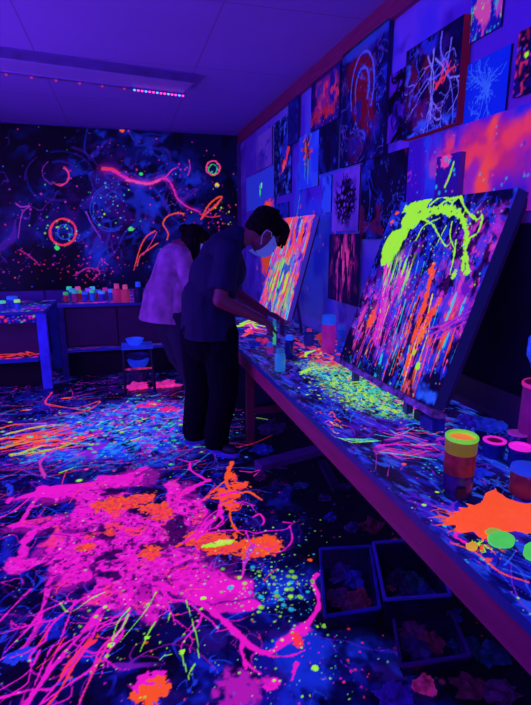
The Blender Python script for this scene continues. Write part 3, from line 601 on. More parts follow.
art('painted_sheet', ((408, 143), (560, 93), (550, 215), (406, 215)), 'wide violet sheet with a glowing orange-pink cross behind the big canvas', 'painting', '5a22d8', p_galaxy, off=.014, res=.006, glow=.35)
art('painting_on_paper', ((361, 164), (405, 147), (404, 232), (360, 245)), 'dark navy swirl painting below the crimson-centred canvas', 'painting', '0a0840', p_swirl, off=.024, res=.006)
art('ink_drawing', ((333, 172), (359, 166), (359, 229), (332, 233)), 'violet paper with a black crackled ink network', 'drawing', '7a48e4', p_crackle, off=.02, res=.005)
art('painting_on_paper', ((329, 234), (359, 234), (357, 305), (328, 300)), 'dark painting with pink flame streaks below the crackled ink drawing', 'painting', '180a50', p_flame, off=.03, res=.006)
art('painted_sheet', ((246, 180), (273, 166), (274, 206), (247, 212)), 'pale blue paper with a small lime green stain near the corner', 'painting', '3a50f4', p_rim, res=.012, off=.01)
art('painted_sheet', ((322, 179), (331, 175), (331, 211), (322, 214)), 'narrow plain blue paper strip left of the crackled ink drawing', 'paper', '3a62ff', p_plain, res=.01)
art('painted_sheet', ((263, 203), (274, 195), (275, 210), (264, 216)), 'scrap of paper with a coral pink smear behind the masked painter', 'paper', '3a38d0', p_coral, res=.01, off=.02)
art('painted_sheet', ((274, 207), (288, 201), (288, 225), (275, 229)), 'small dark blue paper scrap under the tall navy painting', 'paper', '1c28c0', p_strip, res=.012, off=.015)

# ------------------------------------------------------------------ long workbench along the right wall
B0 = .35; B1 = 5.05
bench = empty('workbench', (1.2, 2.6, 0), 'long paint-covered workbench running along the right wall', 'workbench')
T = Sheet(np.arange(TX, WX-.004, .0032), np.concatenate([np.arange(B0, 1.8, .0028), np.arange(1.8, B1, .006)]), lin('10105c'), .4, 31)
def tp(px, py, z=TZ): p = onZ(px, py, z); return (p.x, p.y)
T.cloud(lin('1a1ec0'), 5, .4, .62, .6, .95, sx=2.5, sy=.8, seed=1); T.cloud(lin('2448ff'), 9, .55, .7, .7, .8, sx=2.5, sy=.6, seed=2); T.cloud(lin('4a1ad0'), 7, .52, .68, .6, .85, seed=3, rot=.5); T.cloud(lin('08063a'), 10, .52, .66, .2, .9, sx=2, seed=4, sy=.8)
T.cloud(lin('08063a'), 22, .5, .64, .2, .85, sx=1.6, sy=.6, seed=8, rot=.3); T.ridge(lin('2c5cff'), 9, .014, .8, .8, None, 3, gate=.45, sx=1.6); T.ridge(lin('7a28e0'), 7, .02, .8, .8, None, 4, gate=.48)
T.cloud(lin('2a60f8'), 28, .58, .7, .8, .7, sx=1.6, sy=.5, seed=5, rot=.25)
def tl(pts, w0, w1=None, col=MAG, glow=1., **k):
    if 'wob' not in k: k['wob'] = .95
    T.stroke([tp(*p) for p in pts], w0, w1, col, glow, **k)
for k in range(320):
    x = T.r.uniform(TX, WX); y = T.r.uniform(.5, B1); a = T.r.normal(1.1, .7); l = T.r.uniform(.03, .2)
    T.stroke([(x, y), (x+l*.5*math.cos(a)+T.r.normal(0, .006), y+l*.5*math.sin(a)), (x+l*math.cos(a), y+l*math.sin(a))], T.r.uniform(.0008, .003), .0008, [lin('2c6cff'), lin('2040f0'), VIO, lin('c024c8'), lin('2890f0'), lin('0a0640')][T.r.randint(6)], .8, k=2, op=.85)
g = lin('b8f040')
# lime and cyan scatter in front of the big canvas
for cx, cy, sx, sy, n in ((360, 380, .10, .24, 520), (340, 392, .08, .18, 360), (385, 400, .08, .12, 260), (330, 366, .08, .3, 160)):
    c = tp(cx, cy); T.gauss(n, c[0], c[1], sx, sy, .0025, .011, [LIM, g, CYA, LIM, lin('40d090'), YEL], .95)
for q, (cc, lo) in enumerate(((LIM, .56), (CYA, .58), (g, .6), (lin('40d090'), .6))):
    c = tp(350, 384); T.cloud(cc, 62, lo, lo+.04, 1, .9, sx=1.1, sy=.6, seed=40+q, within=T.ell(c[0], c[1], .15, .5, .5, .7), rot=-.25)
c = tp(400, 402); T.cloud(MAG, 30, .56, .62, 1, .9, seed=46, within=T.ell(c[0]+.04, c[1], .05, .4, .5, .6), sy=.4)  # pink sheen along the canvas ledge, put into the bench colour
c = tp(410, 445); T.cloud(lin('c028c8'), 26, .58, .64, .9, .9, seed=47, within=T.ell(c[0], c[1], .2, .12, .5, .6), sx=.4)
c = tp(330, 350); T.cloud(lin('ff3a60'), 24, .56, .62, .9, .9, seed=48, within=T.ell(c[0], c[1], .3, .5, .5, .6), sy=.5)
for k in range(170):
    c = tp(368, 374); x = T.r.normal(c[0], .1); y = T.r.normal(c[1], .3); a = T.r.normal(.9, .4); l = T.r.uniform(.02, .1); T.stroke([(x, y), (x+l*math.cos(a), y+l*math.sin(a))], .005, .002, [LIM, g, CYA, lin('40c0e0'), PNK][T.r.randint(5)], .9, k=2)
for k in range(9): tl([(298+T.r.rand()*8, 372+T.r.normal(0, 1.5)), (312, 368+T.r.normal(0, 1)), (326, 367+T.r.normal(0, 1.5))], .007, .003, [LIM, g][k % 2])
for k in range(8): tl([(300+T.r.rand()*8, 357), (306, 352+T.r.rand()*3), (316, 350)], .008, .004, [LIM, g, ORG][k % 3])
for k in range(18): y = 318+T.r.rand()*14; tl([(236+T.r.rand()*20, y+4), (252, y), (266, y+2)], T.r.uniform(.008, .03), .01, [PNK, ORG, LIM, MAG, RED, LIM][k % 6])
for k in range(18): x = 300+T.r.rand()*60; y = 352+T.r.rand()*14; tl([(x, y), (x+9, y+T.r.normal(0, 2)), (x+20, y+T.r.normal(1, 2))], .006, .004, [lin('ff3a60'), ORG, PNK, MAG][k % 4])
for k in range(22): x = 375+T.r.rand()*50; y = 425+T.r.rand()*30; tl([(x, y), (x+10, y+T.r.normal(0, 2)), (x+24, y+T.r.normal(2, 3))], .003, .002, [lin('ff3a60'), ORG, PNK, CYA][k % 4])
tl([(378, 446), (400, 444), (432, 449)], .008, .005, MAG); tl([(380, 452), (405, 455), (436, 460)], .004, .003, CYA)
for k in range(16): x = 332+T.r.normal(0, 6); y = 423+T.r.normal(0, 4); tl([(x, y), (x+3, y+T.r.normal(0, 1.5)), (x+6, y+2)], .0035, .002, [ORG, RED, PNK, YEL][k % 4])
for k in range(10): tl([(335+k*3, 437+k*.6), (352+k*2, 440+T.r.normal(0, 1.5)), (372+k, 441)], .003, .002, [GRN, LIM, CYA][k % 3])
c = tp(470, 540); T.gauss(60, c[0], c[1], .1, .12, .002, .008, [ORG, CYA, LIM, MAG]); tl([(452, 543), (475, 552), (500, 572), (528, 582)], .004, .003, lin('ff4a40'))
for k in range(16):
    a = tp(458+T.r.rand()*8, 517+T.r.rand()*8); T.vein(a[0], a[1], math.pi+T.r.normal(-.1, .7), T.r.uniform(.03, .075), .0045, ORG, 1, 1, .25)
for k in range(8): a = tp(478+T.r.rand()*20, 545); T.vein(a[0], a[1], -1.6+T.r.normal(0, .8), .03, .003, [ORG, LIM][k % 2], 1, 1, .3)
tl([(470, 545), (455, 535), (478, 528)], .006, .004, MAG); c = tp(440, 470); T.gauss(30, c[0], c[1], .05, .05, .002, .006, [CYA])
for x, y, r, cc in ((437, 492, .007, LIM), (424, 505, .007, LIM), (404, 464, .009, ORG), (393, 465, .005, BLU), (395, 492, .009, lin('3a80ff')), (365, 428, .006, ORG)): c = tp(x, y); T.blob(c[0], c[1], r, r, cc, 1, rough=.15)
T.dots(900, TX, WX, .5, B1, .001, .004, [lin('3a80ff'), CYA, MAG, ORG, VIO, LIM], .8)
# blue bare lip along the front edge
m = 1-sm(TX+.012, TX+.03, T.U+(fbm(T.U*20, T.V*14, 7)-.5)*.02); T.lay(ALL, m*.45, lin('1c34d8'), .6); T.cloud(lin('0a0a60'), 24, .5, .62, .3, .8, within=m, seed=60); T.dots(160, TX, TX+.03, .5, B1, .001, .004, [CYA, MAG, lin('3a80ff'), LIM], .9)
T.mesh('tabletop', lambda U, V: np.stack([U, V, U*0+TZ], -1), paint_mat('bench_paint', .85, rough=.38, bump=.5, bs=60), bench, back=(0, 0, -.03), edge=(.01, .015, .25, .25))
MT_APRON = mat('red_violet_apron', (.30, .02, .12), .5, .2, 6, stretch=(6, .6, 6))
bm = bmesh.new(); box(bm, (TX+.006, B0, TZ-.125), (TX+.03, B1, TZ-.0305)); box(bm, (TX+.03, B1-.03, TZ-.125), (WX-.02, B1, TZ-.0305)); fin('apron', bm, MT_APRON, bench)
darkred = mat('dark_red_wood', (.20, .02, .09), .6, .25, 8)
for x, y in ((TX+.045, 3.43), (TX+.045, 5.0), (TX+.045, .45), (WX-.06, 5.0), (WX-.06, 3.43), (WX-.06, .45), (WX-.06, 1.95)):
    bm = bmesh.new(); box(bm, (x-.028, y-.028, 0), (x+.028, y+.028, TZ-.031)); fin('leg', bm, darkred, bench, bevel=.003)
bm = bmesh.new(); box(bm, (WX-.07, .4, .18), (WX-.04, 5.0, .26)); fin('stretcher', bm, darkred, bench)
for y in (3.43, 5.0):
    bm = bmesh.new(); box(bm, (TX+.08, y-.012, .22), (WX-.08, y+.012, .27)); fin('stretcher', bm, darkred, bench)
# spilled paint lying on the bench
def puddle_obj(pts, name, label, col, z, h=.004, glow=.9, seed=0, jag=.012, rough=.3):
    P = catmull([tp(*p) for p in pts]+[tp(*pts[0])], 8)[:-1]; c = P.mean(0); r = np.random.RandomState(seed); Q = []
    for i, p in enumerate(P):
        d = p-c; L = np.hypot(*d); Q.append(p+d/L*((fbm(np.array([p[0]*30.]), np.array([p[1]*30.]), seed, 4)[0]-.5)*2*jag+(r.rand() < .12)*jag*1.5*r.rand()))
    bm = bmesh.new(); rings = []
    for s_, zz in ((1, z), (.985, z+h*.5), (.95, z+h*.85), (.8, z+h), (.4, z+h*1.15)):
        rings.append([bm.verts.new((c[0]+(q[0]-c[0])*s_, c[1]+(q[1]-c[1])*s_, zz)) for q in Q])
    for A, B in zip(rings, rings[1:]):
        for i in range(len(A)): bm.faces.new([A[i], A[(i+1) % len(A)], B[(i+1) % len(A)], B[i]])
    bm.faces.new(rings[-1]); bm.faces.new(rings[0][::-1])
    o = fin(name, bm, mat(label[:20].replace(' ', '_'), col, rough, .08, 30, glow=glow, bump=.3), None, True); recenter(o); tag(o, label, 'spilled paint'); return o
puddle_obj([(446, 519), (460, 513), (468, 506), (480, 502), (486, 494), (494, 491), (506, 498), (520, 503), (545, 506), (550, 530), (531, 533), (512, 531), (500, 535), (488, 540), (476, 533), (462, 532), (455, 526)],
           'paint_puddle', 'large puddle of bright orange paint spilled on the near bench', ORG, TZ+.0006, jag=.016)
for k, (pts) in enumerate((((449, 522), (440, 521), (446, 526)), ((452, 528), (447, 528), (450, 533)))):
    pass
puddle_obj([(488, 538), (497, 533), (508, 535), (515, 541), (510, 548), (498, 549), (489, 545)], 'paint_puddle', 'round lime green paint blob at the edge of the orange puddle', lin('50d850'), TZ+.003, .006, jag=.004, seed=3, glow=.75)
puddle_obj([(524, 546), (533, 543), (542, 548), (545, 558), (533, 562), (523, 556)], 'paint_puddle', 'green paint blob cut by the right edge of the picture', lin('50d850'), TZ+.0008, .005, jag=.004, seed=4, glow=.75)
puddle_obj([(484, 533), (492, 530), (500, 532), (498, 536), (488, 537)], 'paint_puddle', 'small olive green smear on the rim of the orange puddle', lin('a0c040'), TZ+.0055, .003, jag=.003, seed=5, glow=.7)
puddle_obj([(466, 546), (472, 543), (477, 546), (475, 551), (468, 550)], 'paint_puddle', 'tiny orange and green paint dab left of the lime blob', lin('e0a030'), TZ+.0008, .004, jag=.004, seed=6, glow=.8)

# ------------------------------------------------------------------ the two canvases standing on the bench
def canvas(org, yw, tl, w, h, th, paint, name, label, px=None, edge=(.015, .012, .16, .3), res=.0035):
    u = Vector((math.sin(yw), math.cos(yw), 0)); n = Vector((-math.cos(yw), math.sin(yw), 0)); v = Vector((-n.x*math.sin(tl), -n.y*math.sin(tl), math.cos(tl)))
    nn = u.cross(v); nn = nn if nn.x < 0 else -nn; org = Vector(org)
    def cp(x, y):
        d = ray(x, y); o = Vector((0, 0, H)); t = (org-o).dot(nn)/d.dot(nn); p = o+d*t-org; return (p.dot(u), p.dot(v))
    e = empty(name, org+u*w/2-nn*th/2, label, 'painting')
    s = Sheet(np.arange(0, w+.001, res), np.arange(0, h+.001, res), lin('0c0c60'), .5, 41+int(w*10)); s.w = w; s.h = h; paint(s, cp)
    A = np.array(org); Un = np.array(u); Vn = np.array(v)
    s.mesh('painted_face', lambda U, V: A+U[..., None]*Un+V[..., None]*Vn, PAINT, e, back=tuple(-nn*th*.75), edge=edge)
    bm = bmesh.new(); i = -nn*th*.75
    q = lambda a, b: org+i+u*a+v*b
    for p0, p1 in ((q(.02, .02), q(w-.02, .02)), (q(.02, h-.02), q(w-.02, h-.02)), (q(.02, .02), q(.02, h-.02)), (q(w-.02, .02), q(w-.02, h-.02))): bar(bm, p0-nn*th*.13, p1-nn*th*.13, .035, th*.24, nn)
    fin('stretcher_bars', bm, mat('pine_bars', (.05, .03, .12), .8), e)
    return e, u, v, nn, cp, org
def paint_big(s, cp):
    def st(pts, w0, w1=None, col=MAG, glow=1., **k):
        if 'wob' not in k: k['wob'] = .9
        s.stroke([cp(*p) for p in pts], w0*.8, None if w1 is None else w1*.8, col, glow, fs=60, **k)
    def bl(x, y, a, b, col, **k): c = cp(x, y); s.blob(c[0], c[1], a, b, col, **k)
    def E(x, y, a, b, r=.6): c = cp(x, y); return s.ell(c[0], c[1], a, b, .6, r)
    s.cloud(lin('1820c0'), 4, .42, .62, .6, .9, seed=1); s.cloud(lin('2a50f0'), 9, .55, .7, .7, .8, seed=2, rot=.6, sy=2); s.cloud(lin('06042a'), 5, .48, .62, .2, .95, seed=3); s.cloud(lin('06042a'), 18, .55, .66, .2, .8, seed=4, sx=2, sy=.7)
    s.ridge(lin('3a68ff'), 8, .02, .7, .8, None, 5, gate=.48, sx=1.5); s.ridge(lin('2a3ce0'), 5, .03, .6, .8, None, 6, gate=.45)
    for x, y, a, b in ((478, 250, .17, .16), (398, 285, .12, .2), (430, 300, .14, .14), (370, 305, .1, .18), (462, 300, .12, .16), (462, 240, .08, .08), (385, 330, .1, .12)):
        m = E(x, y, a, b); s.cloud(lin('7a1cc8'), 7, .36, .56, .7, .9, within=m, seed=5, rot=.5); s.cloud(lin('c22ad0'), 12, .46, .62, .85, .9, within=m, seed=6, rot=.5, sy=1.6); s.cloud(lin('f040c0'), 20, .54, .66, .95, .8, within=m, seed=7, sy=.6)
    s.ridge(lin('c83ae0'), 9, .018, .8, .9, E(450, 270, .3, .25), 8, gate=.42, rot=.7); s.ridge(lin('06042a'), 7, .03, .1, .7, E(450, 290, .35, .3), 9, gate=.45, rot=.4)
    sg = .16   # runs lean a little in the canvas plane
    def runs(col, x, y, a, b, f, lo, seed, g=1., sy=.14): s.cloud(lin(col) if isinstance(col, str) else col, f, lo, lo+.05, g, 1., sx=1., sy=sy, seed=seed, within=E(x, y, a, b, .5), rot=0, o=3)
    runs('2a50f0', 400, 340, .3, .3, 36, .6, 11, .8); runs(CYA, 380, 350, .3, .2, 42, .66, 12); runs('e03890', 370, 325, .12, .16, 36, .6, 13); runs('c82ad0', 388, 305, .09, .2, 40, .59, 14)
    runs('ff4a3c', 428, 335, .13, .2, 30, .60, 15); runs(ORG, 416, 352, .14, .18, 34, .585, 16); runs(CYA, 452, 325, .12, .16, 40, .64, 17); runs(ORG, 460, 335, .14, .14, 44, .62, 18); runs(PNK, 362, 338, .12, .12, 40, .64, 19)
    s.cloud(lin('08063a'), 20, .52, .6, .2, .9, seed=51, sy=.6, within=1-E(385, 315, .12, .1)*.7); s.cloud(lin('1c34e0'), 26, .58, .64, .8, .8, seed=52, sy=.6); s.ridge(lin('e038d0'), 12, .012, .9, .9, E(400, 310, .3, .25), 53, gate=.45)
    bl(372, 318, .035, .06, lin('ff4a5a'), rough=.9, soft=.4); bl(369, 322, .022, .035, ORG, rough=.7, soft=.3)
    for k in range(34):
        x = s.r.normal(414, 16); y = 290+s.r.rand()*60; L = s.r.uniform(18, 55); st([(x, y), (x-L*.16+s.r.normal(0, 1), y+L*.5), (x-L*.3, y+L)], s.r.uniform(.003, .008), .002, [ORG, ORG, lin('ff3a4a'), PNK, CYA, YEL][s.r.randint(6)], 1)
        if k % 2 == 0: bl(x-L*.3, y+L, .006, .007, ORG, rough=.2)
    for k in range(30):
        x = s.r.uniform(345, 490); y = 320+s.r.rand()*46; L = s.r.uniform(8, 30)
        if y+L < 356+(x-343)*.57-6: st([(x, y), (x-L*.18, y+L*.5), (x-L*.34, y+L)], .004, .002, [ORG, CYA, RED, PNK, MAG, BLU][k % 6], .95)
    st([(432, 268), (428, 290), (420, 320), (410, 352), (404, 374)], .024, .010, ORG, wob=1.3); st([(440, 300), (432, 315), (424, 330)], .012, .014, ORG, wob=1.2); bl(422, 334, .028, .034, lin('ff7030'), rough=1); bl(414, 352, .016, .018, lin('c0d040'), rough=.9); bl(430, 315, .018, .03, lin('ff3a4a'), rough=1)
    for k in range(12): x = s.r.uniform(384, 392); st([(x, 255+s.r.rand()*20), (x-4, 290+s.r.rand()*20), (x-12, 330+s.r.rand()*20)], .006, .003, [MAG, PNK, lin('c030d8')][k % 3])
    for k in range(9): st([(436+s.r.normal(0, 5), 326+k*1.5), (455, 318+k+s.r.normal(0, 2)), (478, 300+k*2)], .005, .002, [lin('d030c8'), lin('5a20d0')][k % 2], .9)
    # lime
    LB = [cp(x, y)+(a, b) for x, y, a, b in ((392, 250, .045, .055), (399, 240, .05, .055), (406, 230, .045, .05), (414, 222, .04, .04), (389, 262, .02, .03), (411, 210, .035, .04), (418, 206, .03, .03), (424, 214, .03, .03))]
    s.field([(a, b, c*1.05, d*1.05) for a, b, c, d in LB], 18, .7, .42, .5, LIM, 1, seed=3, warp=.05)
    bl(391, 246, .098, .066, LIM, rough=.3, rot=0, fs=14); bl(396, 238, .085, .055, LIM, rough=.4, fs=16); bl(386, 256, .05, .05, LIM, rough=.4, fs=18); bl(408, 222, .08, .05, LIM, rough=.7, fs=20); bl(412, 209, .10, .042, LIM, rough=.7, fs=24); bl(424, 204, .06, .03, LIM, rough=.8, fs=24)
    st([(400, 238), (410, 220), (420, 208), (430, 200)], .034, .018, LIM, wob=1.2)
    st([(408, 222), (425, 212), (442, 207), (455, 210), (464, 222), (467, 240), (464, 256), (463, 268)], .020, .016, LIM, wob=1.3); st([(425, 216), (440, 211), (452, 214)], .02, .015, LIM, wob=1.4)
    st([(436, 208), (448, 200), (460, 198), (466, 210), (476, 219), (482, 217), (478, 232), (469, 238), (462, 246)], .009, .006, LIM, wob=1); st([(430, 205), (442, 196), (452, 202), (461, 196), (463, 204)], .009, .006, LIM)
    st([(420, 218), (432, 224), (438, 234), (446, 246), (452, 240)], .007, .004, LIM); st([(416, 240), (424, 226), (440, 218)], .006, .004, LIM); st([(446, 226), (440, 238), (436, 246)], .004, .003, LIM); st([(452, 222), (450, 236), (455, 250)], .006, .004, LIM)
    st([(456, 240), (454, 256), (450, 274)], .008, .006, LIM); st([(465, 246), (467, 262), (468, 270)], .014, .014, LIM, wob=1); bl(454, 275, .016, .022, LIM, rough=.8); bl(467, 272, .022, .014, LIM, rough=.7)
    runs(LIM, 398, 275, .11, .12, 60, .6, 20, sy=.1)
    for k in range(14): x = s.r.uniform(386, 430); y = 252+s.r.rand()*14; L = s.r.uniform(8, 40); st([(x, y), (x-L*.12, y+L*.5), (x-L*.26, y+L)], .0035, .0015, [LIM, GRN, CYA, LIM][k % 4])
    c = cp(425, 235); s.gauss(170, c[0], c[1], .2, .12, .0015, .006, [LIM, GRN, LIM, PNK]); c = cp(475, 225); s.gauss(40, c[0], c[1], .06, .06, .002, .006, [LIM, RED])
    for x, y in ((397, 213), (392, 222)): bl(x, y, .02, .01, ORG, rough=.8)
    s.dots(1100, 0, s.w, 0, s.h, .0012, .005, [CYA, CYA, lin('60a0ff'), PNK, ORG, LIM], .9, w=.25+.75*s.ell(s.w*.55, s.h*.3, s.w*.5, s.h*.35))
    s.lay((slice(None), slice(None)), s.ell(cp(436, 402)[0]+.06, .04, .1, .03, .5, .8)*.9, lin('2a68ff'), .8); bl(418, 366, .018, .018, LIM, rough=.7)
bigo = canvas((1.234, 1.761, .79), 0, .338, .974, .963, .075, paint_big, 'canvas_painting', 'big tilted canvas with lime splashes and orange drips on the workbench')
def paint_small(s, cp):
    s.cloud(lin('3040f0'), 6, .4, .6, .7, .9, seed=1); s.cloud(lin('c030c0'), 8, .46, .6, .9, .9, seed=2, sx=1.5); s.cloud(lin('ff4a3a'), 7, .44, .56, 1, 1, seed=3, sx=1.8, sy=.7); s.cloud(lin('ff5a90'), 14, .5, .6, 1, .8, seed=4)
    for q, (col, lo) in enumerate(((lin('3050ff'), .58), (ORG, .56), (lin('ff4070'), .57), (CYA, .64), (lin('b040e0'), .6))): s.cloud(col, 26, lo, lo+.05, 1, 1, sx=1., sy=.2, seed=20+q)
    m = s.ell(s.w*.42, s.h*.32, s.w*.38, s.h*.26, .5, .6); s.cloud(GRN, 24, .54, .6, 1, 1, sy=.25, seed=31, within=m); s.cloud(LIM, 28, .58, .62, 1, 1, sy=.25, seed=32, within=m); s.cloud(lin('2a48f0'), 20, .56, .62, 1, .9, sy=.3, seed=33, within=m)
    s.cloud(lin('2a2ad0'), 9, .6, .68, .7, .9, seed=35)
    s.dots(500, 0, s.w, 0, s.h, .003, .008, [GRN, CYA, ORG, BLU, PNK, YEL], 1)
smo = canvas((1.246, 3.81, .85), 0, .265, .903, .867, .05, paint_small, 'canvas_painting', 'smaller orange and green streaked canvas in front of the masked painter', edge=(.10, .06, .75, .3), res=.007)
def easel(cv, w, h, label, z):
    e0, u, v, nn, cp, org = cv
    wood = mat('easel_wood', (.05, .035, .22), .6, .2, 10)
    c = org+u*w/2; e = empty('table_easel', (c.x+.05, c.y, TZ), label, 'easel')
    # ledge carrying the canvas, two front legs under it and two back props
    ground = lambda p: Vector((p.x, p.y, TZ))
    bm = bmesh.new(); a = org-v*.017+nn*.012-u*.03; b = a+u*(w+.06); bar(bm, a-nn*.03, b-nn*.03, .075, .03, v); fin('ledge', bm, mat('spattered_ledge', (.16, .05, .34), .6, .9, 26, glow=.12), e, bevel=.003)
    for t in (.22, .8):
        p = org+u*w*t-v*.034-nn*.03; bm = bmesh.new(); bar(bm, Vector((p.x, p.y, TZ+.0005)), p, .035, .03, u); fin('foot', bm, wood, e)
        bm = bmesh.new(); q = org+u*w*t-nn*.075-v*.0; bar(bm, q, q+v*h*.55, .03, .02, nn); fin('upright', bm, wood, e)
        bm = bmesh.new(); q1 = q+v*h*.25-nn*.012; bar(bm, q1, Vector((min(q1.x+.06, WX-.04), q1.y, TZ+.01)), .02, .02, u); fin('prop', bm, wood, e)
    return e
easel(bigo, .974, .963, 'low dark wooden easel ledge holding up the big lime-splashed canvas', TZ)
easel(smo, .903, .867, 'dark wooden table easel behind the smaller orange canvas', TZ)
# dark board added for the wall's shade; violet plank in front
bm = bmesh.new(); box(bm, (1.594, .55, TZ+.001), (1.614, 2.55, 1.56)); o = fin('shade_board', bm, mat('wall_shade_dark', (.010, .004, .03), .9, .5, 3, spec=.1), None, bevel=.004); recenter(o); tag(o, 'big dark board added as wall shade right of the lime-splashed canvas', 'board')
bm = bmesh.new(); box(bm, (1.576, 1.28, TZ+.001), (1.590, 2.2, TZ+.15)); o = fin('low_plank', bm, mat('violet_plank', (.05, .012, .09), .7, .3, 3), None, bevel=.004); recenter(o); tag(o, 'low violet plank standing on edge against the dark shade board', 'plank')
# ------------------------------------------------------------------ jars, bottles and clutter on the bench
def MT(name, col, **k): return mat(name, lin(col) if isinstance(col, str) else col, **k)
blue_pl = MT('blue_plastic', '2a5af0', rough=.35, glow=.25); dkblue = MT('dark_blue_plastic', '10187a', rough=.3, glow=.05); clear = MT('clear_jar_plastic', '2c1468', rough=.2, glow=.06, var=.6, scale=25)
pinkp = MT('pink_paint_plastic', 'd0249a', rough=.4, glow=.45); teal = MT('teal_plastic', '2a8cc8', rough=.4, glow=.35); capb = MT('blue_cap', '2060ff', rough=.4, glow=.4)
magp = MT('magenta_paint', 'f024c0', rough=.4, glow=.75); maroon = MT('maroon_paint', '70103a', rough=.3, glow=.25); orgp = MT('orange_paint', 'ff7a28', rough=.3, glow=.8); limep = MT('lime_paint', '78e03c', rough=.4, glow=.6)
olive = MT('olive_paint', '8a7a20', rough=.35, glow=.32); crim = MT('crimson_paint', '7a1838', rough=.35, glow=.22, var=.5, scale=30); violp = MT('violet_plastic', '5a1c98', rough=.4, glow=.2)
def bottle(px, py, h, r, body, cap, label, cat='bottle', name='paint_bottle', caph=.2, neck=.55, group=None, z=TZ, pos=None, band=None, plain=False):
    c = pos if pos is not None else onZ(px, py, z); z = c[2]+.0008; e = empty(name, (c[0], c[1], z), label, cat, group)
    hb = h*(1-caph); bm = bmesh.new(); lathe(bm, [(0, 0), (r*.9, 0), (r, r*.15), (r, hb*.86), (r*.93, hb*.93), (r*neck*1.1, hb*.985), (r*neck, hb), (0, hb)], (c[0], c[1], z)); fin('body', bm, body, e, True)
    bm = bmesh.new(); lathe(bm, [(0, hb+.0005), (r*neck*1.25, hb+.0005), (r*neck*1.3, hb+h*caph*.15), (r*neck*1.22, h*.97), (r*neck*1.05, h), (0, h)], (c[0], c[1], z), 20); fin('cap', bm, cap, e, True)
    if band:
        bm = bmesh.new(); lathe(bm, [(r*1.004, hb*.2), (r*1.02, hb*.22), (r*1.02, hb*.7), (r*1.004, hb*.72)], (c[0], c[1], z)); fin('label_band', bm, band, e, True)
    return e
# tall clear jar with the lime rim
c = tp(458, 501); c = Vector((c[0]+.02, c[1]+.035, TZ+.0008)); r = .046
e = empty('paint_jar', c, 'tall clear jar with lime rim, layered orange and crimson paint inside', 'jar')
bm = bmesh.new(); lathe(bm, [(0, 0), (r*.92, 0), (r, .008), (r, .075), (r*.98, .08)], c); fin('base', bm, clear, e, True)
bm = bmesh.new(); lathe(bm, [(r*1.0, .0805), (r*1.03, .084), (r*1.03, .148), (r, .1495)], c); fin('paint_layer', bm, crim, e, True)
bm = bmesh.new(); lathe(bm, [(r*1.03, .1495), (r*1.05, .152), (r*1.05, .190), (r*1.03, .192)], c); fin('paint_layer', bm, olive, e, True)
bm = bmesh.new(); lathe(bm, [(r*1.05, .1925), (r*1.09, .196), (r*1.09, .202), (r*1.0, .206), (r*.86, .202), (r*.84, .194)], c, 32); fin('rim', bm, limep, e, True)
bm = bmesh.new(); lathe(bm, [(0, .1965), (r*.84, .1955), (r*.85, .192), (0, .190)], c, 32); fin('paint_surface', bm, orgp, e, True)
bm = bmesh.new(); box(bm, (c.x-.038, c.y-.0515, c.z+.018), (c.x-.006, c.y-.0452+.004, c.z+.05)); fin('label_patch', bm, MT('dark_label', '0a0430'), e)
# open jars beyond it
def openjar(px, py, r, h, body, top, label, rim=None, lid=None):
    c = onZ(px, py, TZ); c.z += .0008; e = empty('paint_jar', c, label, 'jar')
    bm = bmesh.new(); lathe(bm, [(0, 0), (r*.92, 0), (r, .006), (r, h*.8), (r*.9, h*.86), (r*.9, h*.9)], c); fin('body', bm, body, e, True)
    bm = bmesh.new(); lathe(bm, [(r*.9, h*.9+.0005), (r*1.03, h*.91), (r*1.05, h*.98), (r*.98, h), (r*.72, h*.99), (r*.7, h*.95)], c); fin('rim', bm, rim or top, e, True)
    bm = bmesh.new(); lathe(bm, [(0, h*.95), (r*.7, h*.945), (r*.7, h*.93), (0, h*.92)], c); fin('paint_surface', bm, top, e, True)
    return e
openjar(493, 456, .040, .066, dkblue, maroon, 'low blue jar with a wide pink rim just right of the tall jar', magp)
openjar(519, 466, .040, .078, dkblue, magp, 'blue jar filled to the top with magenta paint', magp)
openjar(516, 450, .036, .072, dkblue, MT('muddy_pink', 'a02aa8', glow=.4), 'small blue jar with streaky pink rim behind the magenta one')
bottle(524, 494, .098, .047, MT('rust_jar', '6a1840', rough=.3, glow=.15), MT('blue_lid', '2a50e0', rough=.5, glow=.3), 'squat rust-brown jar with a flat blue lid at the right edge', 'jar', 'paint_jar', .2, .82)
